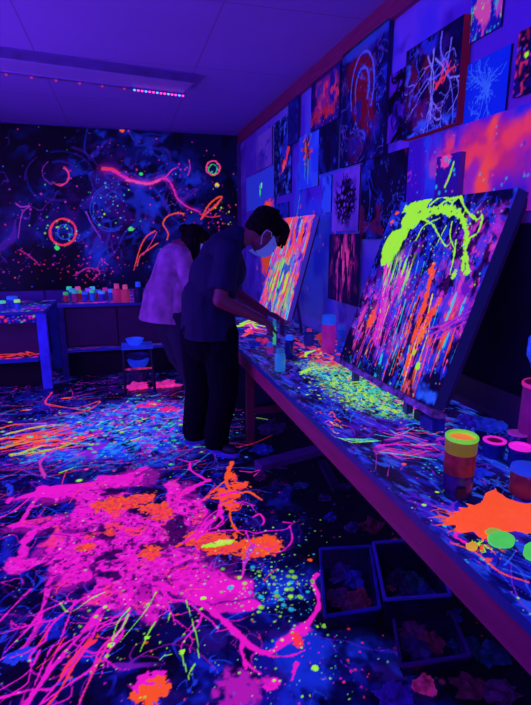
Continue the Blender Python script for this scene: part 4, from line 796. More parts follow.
# big pink tub with brushes
c = onZ(536, 449, TZ); c.z = TZ+.0008; r = .072
e = empty('brush_tub', c, 'tall pink tub at the right edge behind the jars', 'tub')
bm = bmesh.new(); lathe(bm, [(0, 0), (r*.92, 0), (r, .01), (r, .25), (r*1.05, .252), (r*1.05, .265), (r*.96, .265), (r*.94, .23), (0, .225)], c, 36); fin('body', bm, MT('pink_tub', '901880', rough=.45, glow=.15), e, True)
bm = bmesh.new(); lathe(bm, [(r*1.052, .253), (r*1.07, .256), (r*1.07, .264), (r*1.03, .269), (r*.95, .2665)], c, 36); fin('rim', bm, MT('hot_pink_rim', 'e02a90', glow=.55), e, True)
for k, (dx, dy, lx, ly, h) in enumerate(((-.02, .0, -.06, .0, .22), (.0, .02, -.02, .04, .24), (.02, -.01, .0, -.03, .2))):
    cc = c+Vector((dx-.01, dy, .227)); t = cc+Vector((lx, ly, h)); d = (t-cc).normalized()
    eb = empty('paint_brush', cc, ['brush leaning left in the pink tub', 'upright brush with its tip above the pink tub', 'brush at the right inside the pink tub'][k], 'brush', 'brushes in the pink tub')
    bm = bmesh.new(); tube(bm, [cc, cc+d*h*.5], [.004, .006]); fin('handle', bm, dkblue, eb, True)
    bm = bmesh.new(); tube(bm, [cc+d*h*.5, cc+d*h*.62], [.010, .012], 12); fin('ferrule', bm, MT('ferrule', '6a70c0', metal=.7, rough=.3), eb, True)
    bm = bmesh.new(); tube(bm, [cc+d*h*.62, cc+d*h*.75, cc+d*h*.88, cc+d*h*.93], [.012, .02, .015, .004], 12); fin('bristles', bm, blue_pl, eb, True)
bottle(505, 407, .115, .022, MT('hazy_blue_bottle', '2438b8', rough=.4, glow=.2), blue_pl, 'hazy blue bottle standing in shadow beside the pink tub', pos=tuple(onZ(505, 410, TZ)), neck=.7)
# crumpled rags around
def rag(c, s, col, label, seed, h=.5, glow=.15, cat='rag', group=None, name='paint_rag'):
    bm = bmesh.new(); crumple(bm, c, s[0], s[1], s[2], seed, 3, .42); o = fin(name, bm, MT('rag_%d' % seed, col, rough=.8, var=.7, scale=25, glow=glow, bump=.6), None, True); recenter(o); tag(o, label, cat, group); return o
for k, (px, py, a, b, h, col, lab) in enumerate(((489, 428, .055, .05, .022, '2038e0', 'bright blue crumpled wipe behind the pink-rimmed jar'), (470, 424, .04, .05, .02, '2c1cb0', 'violet-blue crumpled wipe at the foot of the big canvas'),
        (480, 474, .032, .03, .012, '1c38e0', 'flattened blue wipe right of the tall jar'), (500, 412, .05, .06, .035, '182cb8', 'tall crumpled blue cloth beside the pink tub'), (452, 415, .03, .04, .015, '200c60', 'dark violet wipe near the dark block under the canvas'))):
    c = onZ(px, py, TZ); c.z = TZ+.0006; rag(c, (a, b, h), col, lab, 60+k, glow=.3)
# dark blocks under the canvas corner
def block(px, py, sx, sy, sz, col, label, rot=.1, name='wooden_block', cat='block', z=TZ, bev=.003):
    c = onZ(px, py, z); bm = bmesh.new(); box(bm, (-sx/2, -sy/2, 0), (sx/2, sy/2, sz), Matrix.Rotation(rot, 4, 'Z')); o = fin(name, bm, MT(name+str(px), col, rough=.5, var=.5, scale=20, glow=.05), None, bevel=bev); o.location = (c.x, c.y, z+.0008); tag(o, label, cat); return o
block(432, 429, .07, .08, .055, '1c28a0', 'dark blue box at the lower near corner of the big canvas')
block(420, 420, .035, .05, .045, '0a0636', 'small black block left of the dark blue box')
# mid-bench bottles
bottle(328, 352, .27, .050, MT('pink_bottle', 'a81c9c', rough=.4, glow=.4), capb, 'pink bottle with a bright blue cap in the middle of the bench', caph=.24, neck=.78)
bottle(289, 359, .165, .029, dkblue, capb, 'dark navy bottle left of the pink bottle', caph=.2, neck=.7)
bottle(280, 371, .145, .033, teal, MT('teal_cap', '2870b0', glow=.3), 'little teal bottle nearest the front edge of the bench', caph=.2, neck=.6)
bottle(270, 353, .075, .024, MT('small_pink', 'b02a90', glow=.35), capb, 'tiny pink pot with a blue top near the painter hands', 'pot', 'paint_pot', caph=.35, neck=.8)
bottle(341, 346, .16, .03, MT('blue_bottle', '1c3cd8', rough=.4, glow=.25), blue_pl, 'translucent blue bottle half behind the pink bottle', neck=.7)
bottle(309, 344, .12, .022, MT('rose_bottle', '8a1c80', glow=.35), MT('rose_cap', 'd03080', glow=.4), 'small rose-red bottle behind the navy bottle', neck=.7)
block(255, 346, .07, .05, .03, '1c48e8', 'small bright blue box on the far bench corner', .3, 'small_box', 'box')
block(264, 341, .05, .04, .03, '14145c', 'small navy box beside the bright blue one', .1, 'small_box', 'box')
block(276, 343, .04, .06, .04, '5a1c98', 'little violet box behind the tiny pink pot', .5, 'small_box', 'box')
# mug with brushes and an orange rag over it
c = Vector((1.33, 3.52, TZ+.0008)); e = empty('mug', c, 'dark blue mug by the easel leg', 'mug')
bm = bmesh.new(); lathe(bm, [(0, 0), (.035, 0), (.04, .01), (.042, .10), (.037, .10), (.035, .02), (0, .018)], c); fin('body', bm, MT('mug_blue', '1c2ca0', glow=.12), e, True)
bm = bmesh.new(); tube(bm, [c+Vector((-.04, 0, .08)), c+Vector((-.07, 0, .075)), c+Vector((-.075, 0, .05)), c+Vector((-.04, 0, .025))], .006); fin('handle', bm, blue_pl, e, True)
rag(Vector((1.47, 3.5, TZ+.0008)), (.05, .06, .07), 'c03a38', 'tall orange-red paint-soaked rag heaped behind the mug', 81, glow=.5)
rag(Vector((1.50, 3.2, TZ+.0008)), (.07, .09, .05), '2038d0', 'blue crumpled cloth between pink bottle and wall', 82, glow=.3)
rag(Vector((1.02, 3.75, TZ+.0008)), (.05, .07, .018), 'c02a70', 'flat rose-pink rag behind the painter hands', 83, glow=.5)
# painted board leaning above the big canvas
o = art('painted_board', ((437, 157), (459, 154), (457, 200), (434, 200)), 'small purple board with a lime stripe standing behind the big canvas top', 'painting', '3a18a0', lambda s: (clouds(('2030d0', 2, .45, .65, .4),)(s), s.stroke([(s.w*.75, s.h*.8), (s.w*.6, s.h*.5), (s.w*.45, s.h*.3)], .006, .008, LIM, .9), s.blob(s.w*.4, s.h*.9, .04, .04, PNK, .7), s.dots(12, 0, s.w, 0, s.h, .006, .012, [PNK, CYA], .8)), off=.05, th=.03, res=.005, edge=(.12, .03, .4, .1))
# ------------------------------------------------------------------ tables along the far wall
legblue = MT('blue_painted_wood', '3434f0', rough=.5, var=.3, glow=.10); tdark = MT('dark_violet_board', '3a0c50', rough=.7, var=.2, glow=.03); tblk = MT('black_board', '100620', rough=.8)
def painted_top(name, parent, x0, x1, y0, y1, z, th, seed, base='14147c', cols=(RED, MAG, BLU, lin('2a60ff'), GRN)):
    s = Sheet(np.arange(x0, x1+.001, .012), np.arange(y0, y1+.001, .012), lin(base), .35, seed)
    s.cloud(lin('2434e8'), 4, .45, .65, .6, .9); s.cloud(lin('5a1ad0'), 5, .52, .7, .6, .8, seed=2)
    s.dots(int(260*(x1-x0)), x0, x1, y0, y1, .006, .022, list(cols), .8)
    for k in range(14): x = s.r.uniform(x0, x1); y = s.r.uniform(y0, y1); s.stroke([(x, y), (x+.15, y+s.r.normal(0, .03)), (x+.3, y)], .018, .008, cols[k % len(cols)], .85)
    s.dots(90, x0, x1, y0, y0+.05, .01, .022, list(cols), .9)
    return s.mesh(name, lambda U, V: np.stack([U, V, U*0+z], -1), PAINT, parent, back=(0, 0, -th), edge=(*lin('1c20a8'), .3))
ax0, ax1, ay0, ay1, az = -2.5, -.775, 5.31, 6.25, .80
ta = empty('side_table', (-1.6, 5.8, 0), 'paint-spattered table at the left edge with a bright blue front leg', 'table')
painted_top('tabletop', ta, ax0, ax1, ay0, ay1, az, .03, 51)
F1 = Sheet(np.arange(ax0+.01, ax1-.09, .012), np.arange(az-.115, az-.031, .01), lin('1a1280'), .3, 52); F1.dots(150, ax0, ax1, az-.12, az-.03, .006, .018, [RED, MAG, PNK, GRN, BLU], .8)
F1.mesh('apron', lambda U, V: np.stack([U, U*0+ay0+.008, V], -1), PAINT, ta, back=(0, .02, 0), edge=(*lin('14105c'), .1))
for x, y, mm in ((ax1-.045, ay0+.045, legblue), (ax1-.045, ay1-.05, MT('rear_leg_blue', '1c1cb0', glow=.1)), (ax0+.05, ay0+.05, legblue), (ax0+.05, ay1-.05, tblk)):
    bm = bmesh.new(); box(bm, (x-.045, y-.04, 0), (x+.045, y+.04, az-.031)); fin('leg', bm, mm, ta, bevel=.003)
sh = painted_top('shelf', ta, ax0+.02, ax1-.10, ay0+.02, ay1-.1, .33, .045, 53, base='100a48', cols=(ORG, RED, MAG, BLU))
bm = bmesh.new(); box(bm, (ax0+.05, ay0+.20, .335), (ax1-.1, ay0+.22, az-.032)); fin('back_panel', bm, tdark, ta)
bm = bmesh.new(); box(bm, (ax0+.05, ay0+.20, .0), (ax1-.1, ay0+.22, .284)); fin('back_panel', bm, tblk, ta)
for k in range(3):
    bm = bmesh.new(); pts = catmull([(-1.95+.25*k, 5.345+.055*k, .34), (-1.6+.2*k, 5.36+.055*k, .35), (-1.3+.15*k, 5.345+.055*k, .342), (-1.1+.04*k, 5.36+.055*k, .365), (-1.02+.04*k, 5.355+.055*k, .342)], 5); tube(bm, [tuple(p) for p in pts], .006, 6)
    o = fin('orange_cord', bm, MT('orange_cord%d' % k, 'e04030', glow=.5), None, True); tag(recenter(o), ['long orange glowing cord lying furthest left on the table shelf', 'orange glowing cord in the middle of the table shelf', 'orange glowing cord ending nearest the blue leg'][k], 'cord', 'orange cords on the shelf')
# cabinet table in the middle of the far wall
bx0, bx1, by0, by1, bz = -.70, .62, 5.62, 7.03, .82
tb = empty('cabinet_table', (0, 6.3, 0), 'dark violet low cabinet table below the mural with paint pots on top', 'cabinet')
painted_top('tabletop', tb, bx0, bx1, by0, by1, bz, .035, 54, cols=(RED, MAG, BLU, PNK, lin('4a50ff')))
bm = bmesh.new(); box(bm, (bx0+.02, by0+.05, .34), (bx1-.02, by1-.02, bz-.036)); fin('body', bm, tdark, tb)
for x0_, x1_ in ((bx0+.07, -.11), (-.09, .52)):
    bm = bmesh.new(); box(bm, (x0_, by0+.03, .36), (x1_, by0+.049, bz-.06)); fin('door', bm, MT('door_violet', '36104e', rough=.6, var=.15, glow=.03), tb, bevel=.004)
for x in (bx0+.03, bx1-.03):
    bm = bmesh.new(); box(bm, (x-.028, by0+.006, 0), (x+.028, by0+.029, bz-.036)); fin('leg', bm, MT('cabinet_leg', '1c1478', glow=.06), tb)
for x in (bx0+.05, bx1-.05):
    bm = bmesh.new(); box(bm, (x-.03, by1-.1, 0), (x+.03, by1-.04, .339)); fin('leg', bm, tblk, tb)
painted_top('shelf', tb, bx0+.05, bx1-.05, by0+.03, by1-.3, .32, .03, 55, base='0c0838', cols=(lin('a02080'), lin('2030a0'), lin('3020a0')))
bm = bmesh.new(); box(bm, (bx0+.05, by0+.12, 0), (bx1-.05, by0+.14, .288)); fin('back_panel', bm, tblk, tb)
# pots and bottles on the cabinet
pc = [('b0205a', '40e060'), ('1c40c0', '30c0e0'), ('a0207a', '40d0c0'), ('c02a30', '8ae040'), ('2030b8', '2a70ff'), ('7020a0', 'a050ff'), ('2060d0', '40e0a0'), ('a02a60', '4a60ff'), ('2a2ac0', '50a0ff'), ('5a2a90', 'd03090'), ('203a9a', '4a80ff')]
cw = {'b0205a': 'rose', '1c40c0': 'blue', 'a0207a': 'magenta', 'c02a30': 'red', '2030b8': 'blue', '7020a0': 'violet', '2060d0': 'bright blue', 'a02a60': 'pink', '2a2ac0': 'royal blue', '5a2a90': 'purple', '203a9a': 'slate blue'}
pos_w = ['leftmost pot of the row', 'second pot from the left', 'third pot from the left', 'pot below the mural left of centre', 'fifth pot from the left', 'middle pot of the row', 'pot just right of the middle', 'eighth pot from the left', 'ninth pot from the left', 'pot next to last before the pink bottles', 'last pot before the two pink bottles']
def pot(c, r, h, a, b, label, group):
    e = empty('paint_pot', c, label, 'pot', group)
    bm = bmesh.new(); lathe(bm, [(0, 0), (r, 0), (r, h*.7), (0, h*.7)], c, 16); fin('body', bm, a, e, True)
    bm = bmesh.new(); lathe(bm, [(0, h*.7+.0005), (r*1.06, h*.7+.0005), (r*1.06, h*.97), (r*.9, h), (0, h)], c, 16); fin('lid', bm, b, e, True)
for i in range(11):
    px = 66+i*4.4; p = onZ(px, 302-i*.15, bz); c = Vector((p.x+.008*((i*5) % 3), p.y+.03+(.07 if i % 2 else 0), bz+.0008)); a, b = pc[i]
    pot(c, .026+.004*(i % 3), .105+.03*((i*7) % 4)/3, MT('pot_%d' % i, a, glow=.15), MT('lid_%d' % i, b, glow=.28), '%s paint pot on the cabinet, %s' % (cw[a], pos_w[i]), 'paint pots on the cabinet')
for i, px in enumerate((68, 77, 92)):
    p = onZ(px, 300, bz); c = Vector((p.x, p.y+.22, bz+.0008)); pot(c, .028, .13, MT('potb_%d' % i, ['20309a', '6a1ca0', '1c3cc0'][i], glow=.3), MT('lidb_%d' % i, ['38e8a0', 'ff50a0', '50c8ff'][i], glow=.5), ['navy pot with mint lid in the back row', 'violet pot with pink lid in the back row', 'blue pot with sky blue lid in the back row'][i]+' on the cabinet', 'paint pots on the cabinet')
for i, (px, w, h, col, capc, lab) in enumerate(((117.5, .047, .2, 'a8206a', 'e04a90', 'left of the two pink bottles on the cabinet under the mural'), (126, .045, .19, 'a82a5a', 'e05a80', 'right of the two pink bottles on the cabinet under the mural'), (139, .048, .22, '0c1450', '2a58ff', 'black bottle with a blue cap beside the white-jacketed painter'))):
    p = onZ(px, 303, bz); bottle(0, 0, h, w, MT('cb%d' % i, col, glow=.35 if i < 2 else .05), MT('cc%d' % i, capc, glow=.35), lab, pos=(p.x, p.y+.06, bz), caph=.25, neck=.45)
# bits on the left table
p = Vector((-1.12, 5.62, az)); pot(p+Vector((0, 0, .0008)), .05, .12, MT('lt1', '1c2cb8', glow=.3), MT('lt2', '2a60e0', glow=.4), 'wide blue pot on the left table', 'pots on the left table')
pot(Vector((-1.19, 5.50, az+.0008)), .03, .09, MT('lt3', '2a1c9a', glow=.3), MT('lt4', '4ae0a0', glow=.6), 'small pot with a mint lid at the left picture edge', 'pots on the left table')
pot(Vector((-1.05, 5.48, az+.0008)), .028, .1, MT('lt5', '1c3cc0', glow=.3), MT('lt6', '90f060', glow=.6), 'small blue pot with a lime lid on the left table', 'pots on the left table')
bm = bmesh.new(); crumple(bm, (0, 0, 0), .12, .12, .17, 5, 3, .12); o = fin('cloth_bundle', bm, MT('violet_bundle', '6a2ac8', glow=.2), None, True); o.location = (-1.44, 5.75, az+.001); tag(o, 'rounded violet cloth bundle at the left picture edge on the table', 'cloth')
# stool stacked with bowls and pots, left of the standing painters
sx, sy = .06, 5.02
st = empty('stool', (sx, sy, 0), 'small dark stool with pink-spattered legs behind the white-jacketed painter', 'stool')
stm = MT('stool_dark', '14103c', rough=.6); stp = MT('stool_pink', 'c02a60', glow=.5, var=.8, scale=30)
bm = bmesh.new(); box(bm, (sx-.13, sy-.13, .445), (sx+.17, sy+.13, .47)); fin('seat', bm, MT('stool_blue', '2038c8', glow=.3), st, bevel=.004)
for dx, dy, mm in ((-.11, -.11, stm), (.15, -.11, stm), (-.11, .11, stm), (.15, .11, stm)):
    bm = bmesh.new(); tube(bm, [(sx+dx*1.1, sy+dy*1.1, 0), (sx+dx, sy+dy, .444)], .016); fin('leg', bm, mm, st, True)
bm = bmesh.new(); tube(bm, [(sx-.118, sy-.118, .25), (sx+.158, sy-.118, .25)], .01); fin('rung', bm, stp, st, True)
def bowl(c, r, h, m, label, name='bowl', cat='bowl'):
    bm = bmesh.new(); lathe(bm, [(0, 0), (r*.55, 0), (r*.8, h*.35), (r, h), (r*.95, h), (r*.75, h*.4), (0, h*.12)], c, 28); o = fin(name, bm, m, None, True); tag(recenter(o), label, cat, 'bowls by the stool'); return o
q = onZ(139, 378, 0); q = Vector((q.x+.0, q.y-.15, 0))
bm = bmesh.new(); lathe(bm, [(0, 0), (.085, 0), (.10, .01), (.11, .15), (.115, .155), (.105, .155), (0, .15)], q+Vector((0, 0, .002)), 28); o = fin('bucket', bm, MT('bucket_dark', '20145c', var=.9, scale=30, glow=.12), None, True); tag(recenter(o), 'dark spattered bucket at the bottom of the stack by the stool', 'bucket')
bowl(q+Vector((0, 0, .159)), .115, .085, MT('bowl_blue', '1c3ce8', glow=.35), 'bright blue bowl on top of the dark bucket')
bowl(q+Vector((.0, 0, .250)), .12, .05, MT('bowl_dark', '141464', glow=.12), 'dark blue shallow bowl topping the stack by the stool')
bowl(Vector((sx+.0, sy-.0, .471)), .09, .06, MT('bowl_pale', '2a50f0', glow=.35), 'pale blue bowl on the stool seat')
puddle_pts = ((q.x-.02, q.y-.24), (q.x+.25, q.y-.26))
for k, (x, y) in enumerate(puddle_pts):
    bm = bmesh.new(); crumple(bm, (0, 0, 0), .11, .08, .03, 90+k, 3, .5); o = fin('paint_rag', bm, MT('pink_rag%d' % k, 'e83090', glow=.6, var=.4, scale=20), None, True); o.location = (x, y, .002); tag(o, ['crumpled hot pink rag in front of the dark bucket', 'crumpled hot pink rag right of the dark bucket'][k], 'rag')

# ------------------------------------------------------------------ bins and debris under the bench
binm = MT('bin_blue', '2420a0', rough=.5, var=.4, glow=.05); binv = MT('bin_violet', '301470', rough=.5, var=.4, glow=.05)
def tray(px4, z, m, label, tw=.012, inner='0a0636'):
    q = [onZ(*p, z) for p in px4]; c = sum(q, Vector())/4; c.z = .004
    e = empty('storage_tray', c, label, 'tray', 'trays under the bench')
    sc = lambda p, k: Vector((c.x+(p.x-c.x)*k, c.y+(p.y-c.y)*k, 0))
    bm = bmesh.new(); L = []
    for k, zz in ((.86, .004), (.98, z-.01), (1.0, z-.01), (1.0, z), (.93, z), (.91, z-.012), (.80, .012)):
        L.append([bm.verts.new(sc(p, k)+Vector((0, 0, zz))) for p in q])
    for A, B in zip(L, L[1:]):
        for i in range(4): bm.faces.new([A[i], A[(i+1) % 4], B[(i+1) % 4], B[i]])
    bm.faces.new(L[0][::-1]); bm.faces.new(L[-1]); fin('shell', bm, MT('tray_wall', inner, rough=.4, var=.6, scale=14, glow=.06), e)
    bm = bmesh.new(); pts = [sc(p, .965)+Vector((0, 0, z+.004)) for p in q]
    for i in range(4): bar(bm, pts[i], pts[(i+1) % 4], tw, .012)
    fin('rim', bm, m, e, bevel=.002)
    return e, q
t1, q1 = tray(((319, 549), (371, 546), (381, 610), (324, 619)), .09, binm, 'shallow dark tray with blue rim lying nearest the glowing floor')
t2, q2 = tray(((372, 543), (432, 538), (452, 597), (384, 602)), .16, MT('bin_rim2', '3020a8', glow=.09), 'deeper tray with thick violet-blue rim pushed under the bench')
t3, q3 = tray(((392, 618), (452, 613), (472, 657), (400, 668)), .06, binv, 'dim tray nearest the camera below the violet-blue rimmed one')
dr = random.Random(5)
dc = [('2c1470', 'dark violet'), ('1c1c90', 'dusky blue'), ('4a1458', 'plum'), ('5a1440', 'dark wine red'), ('201058', 'deep indigo'), ('14306a', 'dull teal blue')]
spots = [(340, 562, 'inside the blue-rimmed tray, far left corner'), (355, 573, 'in the middle of the blue-rimmed tray'), (338, 596, 'in the near left corner of the blue-rimmed tray'), (362, 600, 'at the near edge of the blue-rimmed tray'), (396, 565, 'in the far left of the thick-rimmed tray'), (415, 570, 'in the centre of the thick-rimmed tray'), (408, 588, 'at the near side of the thick-rimmed tray'), (432, 585, 'in the near right of the thick-rimmed tray'),
         (410, 625, 'on the far left of the dim tray'), (432, 638, 'in the middle of the dim tray'), (415, 648, 'at the near end of the dim tray')]
spots[4:4] = []
for k, (px, py, w) in enumerate(spots):
    zf_ = .014; c = onZ(px, py, .05 if k < 4 else (.09 if k < 8 else .04)); ctr = (t1, t2, t3)[0 if k < 4 else (1 if k < 8 else 2)].location
    c = Vector((c.x+(ctr.x-c.x)*.18, c.y+(ctr.y-c.y)*.18, zf_)); col, nm = dc[k % 6]; r_ = .035+.012*dr.random()
    rag(c, (r_, r_*1.1, .022+.015*(4 <= k < 8)), col, '%s crumpled scrap %s' % (nm, w), 100+k, glow=.05, cat='scrap', group='scraps in the trays', name='crumpled_scrap')
fl_sp = [(330, 520, 'just beyond the blue-rimmed tray'), (352, 530, 'beyond the trays in the dark'), (300, 487, 'halfway under the bench'), (325, 500, 'left of the centre of the dark gap'), (372, 528, 'close behind the thick-rimmed tray'), (262, 480, 'at the end of the violet plank'), (285, 500, 'below the violet plank'), (433, 662, 'between the dim tray and the bench'), (462, 648, 'under the bench apron near the camera'), (425, 690, 'at the bottom edge of the picture'),
         (470, 690, 'in the bottom right darkness'), (500, 700, 'furthest right at the bottom edge'), (448, 620, 'right of the dim tray'), (395, 700, 'at the bottom by the painted floor edge'), (490, 660, 'in the dark under the near bench'), (345, 490, 'near the wall in the dark gap')]
for k, (px, py, w) in enumerate(fl_sp):
    c = onZ(px, py, 0); c.z = .0015
    if c.x > WX-.12: c.x = WX-.12
    col, nm = dc[(k*5+1) % 6]; col = {9: 'a01c70', 13: '3a1ca0'}.get(k, col); nm = {9: 'magenta', 13: 'violet'}.get(k, nm); r_ = .022+.022*dr.random()
    rag(c, (r_*1.3, r_, .014+.02*dr.random()), col, '%s crumpled scrap on the floor %s' % (nm, w), 130+k, glow=.03 if k != 9 else .3, cat='scrap', group='scraps on the floor under the bench', name='crumpled_scrap')
# plank and cloth under the bench by the painter
def plank(p, q, w, h, col, label, z=.03, name='wooden_plank', cat='plank', gl=.08):
    a = onZ(*p, z); b = onZ(*q, z); bm = bmesh.new(); bar(bm, a, b, w, h); o = fin(name, bm, MT(name+str(p[0]), col, rough=.6, var=.3, glow=gl), None, bevel=.003); recenter(o); tag(o, label, cat); return o
plank((258, 466), (330, 447), .10, .045, '3c1478', 'violet plank lying slanted on the floor behind the painter shoes', z=.0245)
plank((322, 462), (338, 492), .05, .03, '1c0c40', 'short dark plank lying along the floor further under the bench', z=.0165, gl=.02)
plank((252, 407), (300, 396), .06, .04, '140a34', 'dark board lying in the shadow beyond the bench leg', z=.0225, gl=.02)
o = rag(onZ(268, 432, 0)+Vector((.03, .0, .002)), (.10, .08, .04), '2c1468', 'dark violet cloth dropped beside the bench leg', 171, glow=.1, cat='cloth', name='dropped_cloth')
o = rag(onZ(262, 452, 0)+Vector((0, 0, .002)), (.06, .07, .03), '1420a0', 'small navy cloth touching the bench leg foot', 172, glow=.1, cat='cloth', name='dropped_cloth')

# ------------------------------------------------------------------ people
def cap_(bm, p, r0, q, r1, n=14, flat=False):
    p = Vector(p); q = Vector(q); d = q-p; L = d.length
    if flat: prof = [(0, 0), (r0, 0), (r1, L), (0, L)]
    else: prof = [(r0*math.sin(t), -r0*math.cos(t)) for t in (0, .5, 1., 1.45)]+[(r1*math.sin(t), L-r1*math.cos(t)) for t in (1.7, 2.2, 2.7, math.pi)]
    prof[0] = (0, prof[0][1]); prof[-1] = (0, prof[-1][1]); lathe(bm, prof, p, n, axis=d)
def ell_(bm, c, r, M=None):
    vs = bmesh.ops.create_uvsphere(bm, u_segments=20, v_segments=14, radius=1)['verts']
    for v in vs:
        w = Vector((v.co.x*r[0], v.co.y*r[1], v.co.z*r[2])); v.co = (M @ w if M else w)+Vector(c)
def blobify(name, bm, m, parent, voxel=.01, smooth=4, cuts=(), fold=0, seed=0, fscale=(9, 9, 3)):
    bmesh.ops.recalc_face_normals(bm, faces=bm.faces)
    me = bpy.data.meshes.new('tmp'); bm.to_mesh(me); bm.free(); o = bpy.data.objects.new('tmp', me); C.objects.link(o)
    md = o.modifiers.new('r', 'REMESH'); md.mode = 'VOXEL'; md.voxel_size = voxel
    md = o.modifiers.new('s', 'SMOOTH'); md.iterations = smooth; md.factor = .6
    dg = bpy.context.evaluated_depsgraph_get(); new = bpy.data.meshes.new_from_object(o.evaluated_get(dg)); new.name = name
    bpy.data.objects.remove(o); bpy.data.meshes.remove(me)
    if fold:
        n = len(new.vertices); a = np.empty(n*3); new.vertices.foreach_get('co', a); a = a.reshape(-1, 3); b = np.empty(n*3); new.vertices.foreach_get('normal', b); b = b.reshape(-1, 3)
        x = a*np.array(fscale); f = fbm(x[:, 0]+x[:, 1]*.7+.6*np.sin(x[:, 2]), x[:, 2]+x[:, 1]*.4, seed, 3)-.5
        f2 = 1-2*np.abs(fbm(x[:, 0]*.8-x[:, 2]*.5, x[:, 1]*.8+x[:, 2], seed+4, 2)-.5)*2
        a = a+b*(f*fold*2+(f2**2)*fold*.6)[:, None]; new.vertices.foreach_set('co', a.ravel()); new.update()
    if cuts:
        bm = bmesh.new(); bm.from_mesh(new)
        for co_, no_ in cuts:
            r = bmesh.ops.bisect_plane(bm, geom=bm.verts[:]+bm.edges[:]+bm.faces[:], plane_co=co_, plane_no=no_, clear_outer=True)
            ed = [g for g in r['geom_cut'] if isinstance(g, bmesh.types.BMEdge)]
            bmesh.ops.holes_fill(bm, edges=ed)
        bm.to_mesh(new); bm.free()
    new.materials.clear(); o = link(name, new, m, parent, True); return o
skin = MT('skin_in_blacklight', '7a2e58', rough=.5, var=.08, scale=4, glow=.0, bump=0)
def headmat(c, fwd, up):
    f = Vector(fwd).normalized(); u = Vector(up); l = u.cross(f).normalized(); u = f.cross(l)
    M = Matrix(((f.x, l.x, u.x), (f.y, l.y, u.y), (f.z, l.z, u.z))); return M, (lambda x, y, z, s=1: Vector(c)+M @ Vector((x, y, z)))
def add_head(bm, c, fwd, up, k=1.):
    M, h = headmat(c, fwd, up); P = lambda x, y, z: h(x*k, y*k, z*k)
    e = lambda p, r: ell_(bm, P(*p), [q*k for q in r], M)
    e((-.012, 0, .035), (.098, .076, .088)); e((.03, 0, -.02), (.062, .058, .08)); e((.045, 0, -.075), (.04, .036, .032)); e((.02, 0, -.06), (.055, .05, .035))
    e((.052, 0, .045), (.035, .06, .035)); cap_(bm, P(.088, 0, .015), .009*k, P(.112, 0, -.022), .015*k); e((.085, 0, -.055), (.014, .026, .012))
    for s in (-1, 1):
        e((-.005, .075*s, -.005), (.018, .009, .032)); e((.066, .04*s, -.012), (.02, .02, .016)); e((.082, .032*s, .028), (.01, .022, .007))
    return M, P
def hand(bm, w, d, n, side=1, k=1., curl=.5):
    """palm from wrist w along d, n is the back-of-hand normal"""
    w = Vector(w); d = Vector(d).normalized(); n = Vector(n); n = (n-d*n.dot(d)).normalized(); s = d.cross(n)*side
    ell_(bm, w+d*.045*k, [1, 1, 1], Matrix(((d.x*.05*k, s.x*.04*k, n.x*.016*k), (d.y*.05*k, s.y*.04*k, n.y*.016*k), (d.z*.05*k, s.z*.04*k, n.z*.016*k))))
    for i, L in enumerate((.072, .08, .074, .058)):
        o = w+(d*.078+s*(.030-.020*i))*k; a = o; ang = 0; q = [o-d*.03*k]
        for j, f in enumerate((.45, .3, .25)):
            ang += curl*(.5+.25*j); q.append(q[-1]+(d*math.cos(ang)-n*math.sin(ang))*L*k*f+(d*.03*k if j == 0 else Vector()))
        for j in range(3): cap_(bm, q[j], (.0098-.001*j)*k, q[j+1], (.0090-.001*j)*k, 10)
    t0 = w+(d*.02+s*.028)*k; t1 = t0+(d*.03+s*.03-n*.012)*k; t2 = t1+(d*.03+s*.006-n*.014)*k; cap_(bm, t0, .013*k, t1, .011*k, 10); cap_(bm, t1, .011*k, t2, .009*k, 10)
def shoe(parent, heel, toe, col, sole, lab=None):
    a = Vector(heel); b = Vector(toe); d = (b-a).normalized(); L = (b-a).length; up = Vector((0, 0, 1)); s = d.cross(up)
    so = bmesh.new(); N = 28; R_ = []
    for z, k in ((.0, .96), (.008, 1.), (.03, 1.0), (.032, .95)):
        ring = []
        for i in range(N):
            t = 2*math.pi*i/N; x = math.cos(t); y = math.sin(t); w = (.045+.008*x-.012*max(0, -x))*k; ring.append(so.verts.new(a+d*(L/2+L/2*x*k)+s*w*y+up*(z+.012*max(0, x)**3+.001)))
        R_.append(ring)
    for A, B in zip(R_, R_[1:]):
        for i in range(N): so.faces.new([A[i], A[(i+1) % N], B[(i+1) % N], B[i]])
    so.faces.new(R_[0][::-1]); so.faces.new(R_[-1])
    bm = bmesh.new(); M = Matrix(((d.x, s.x, 0), (d.y, s.y, 0), (0, 0, 1)))
    ell_(bm, a+d*L*.70+up*.05, (L*.29, .044, .038), M); ell_(bm, a+d*L*.30+up*.065, (L*.30, .040, .05), M); cap_(bm, a+d*L*.26+up*.06, .042, a+d*L*.24+up*.12, .044)
    u = blobify('shoe', bm, col, parent, .008, 3, cuts=((Vector((0, 0, .0335)), Vector((0, 0, -1))),))
    fin('sole', so, sole, u, True)
    la = bmesh.new()
    for j in range(4):
        c = a+d*L*(.44+.07*j)+up*(.108-.013*j); tube(la, [c-s*.026-up*.008, c+up*.003, c+s*.026-up*.008], .003, 6)
    fin('laces', la, sole, u, True)
    return u
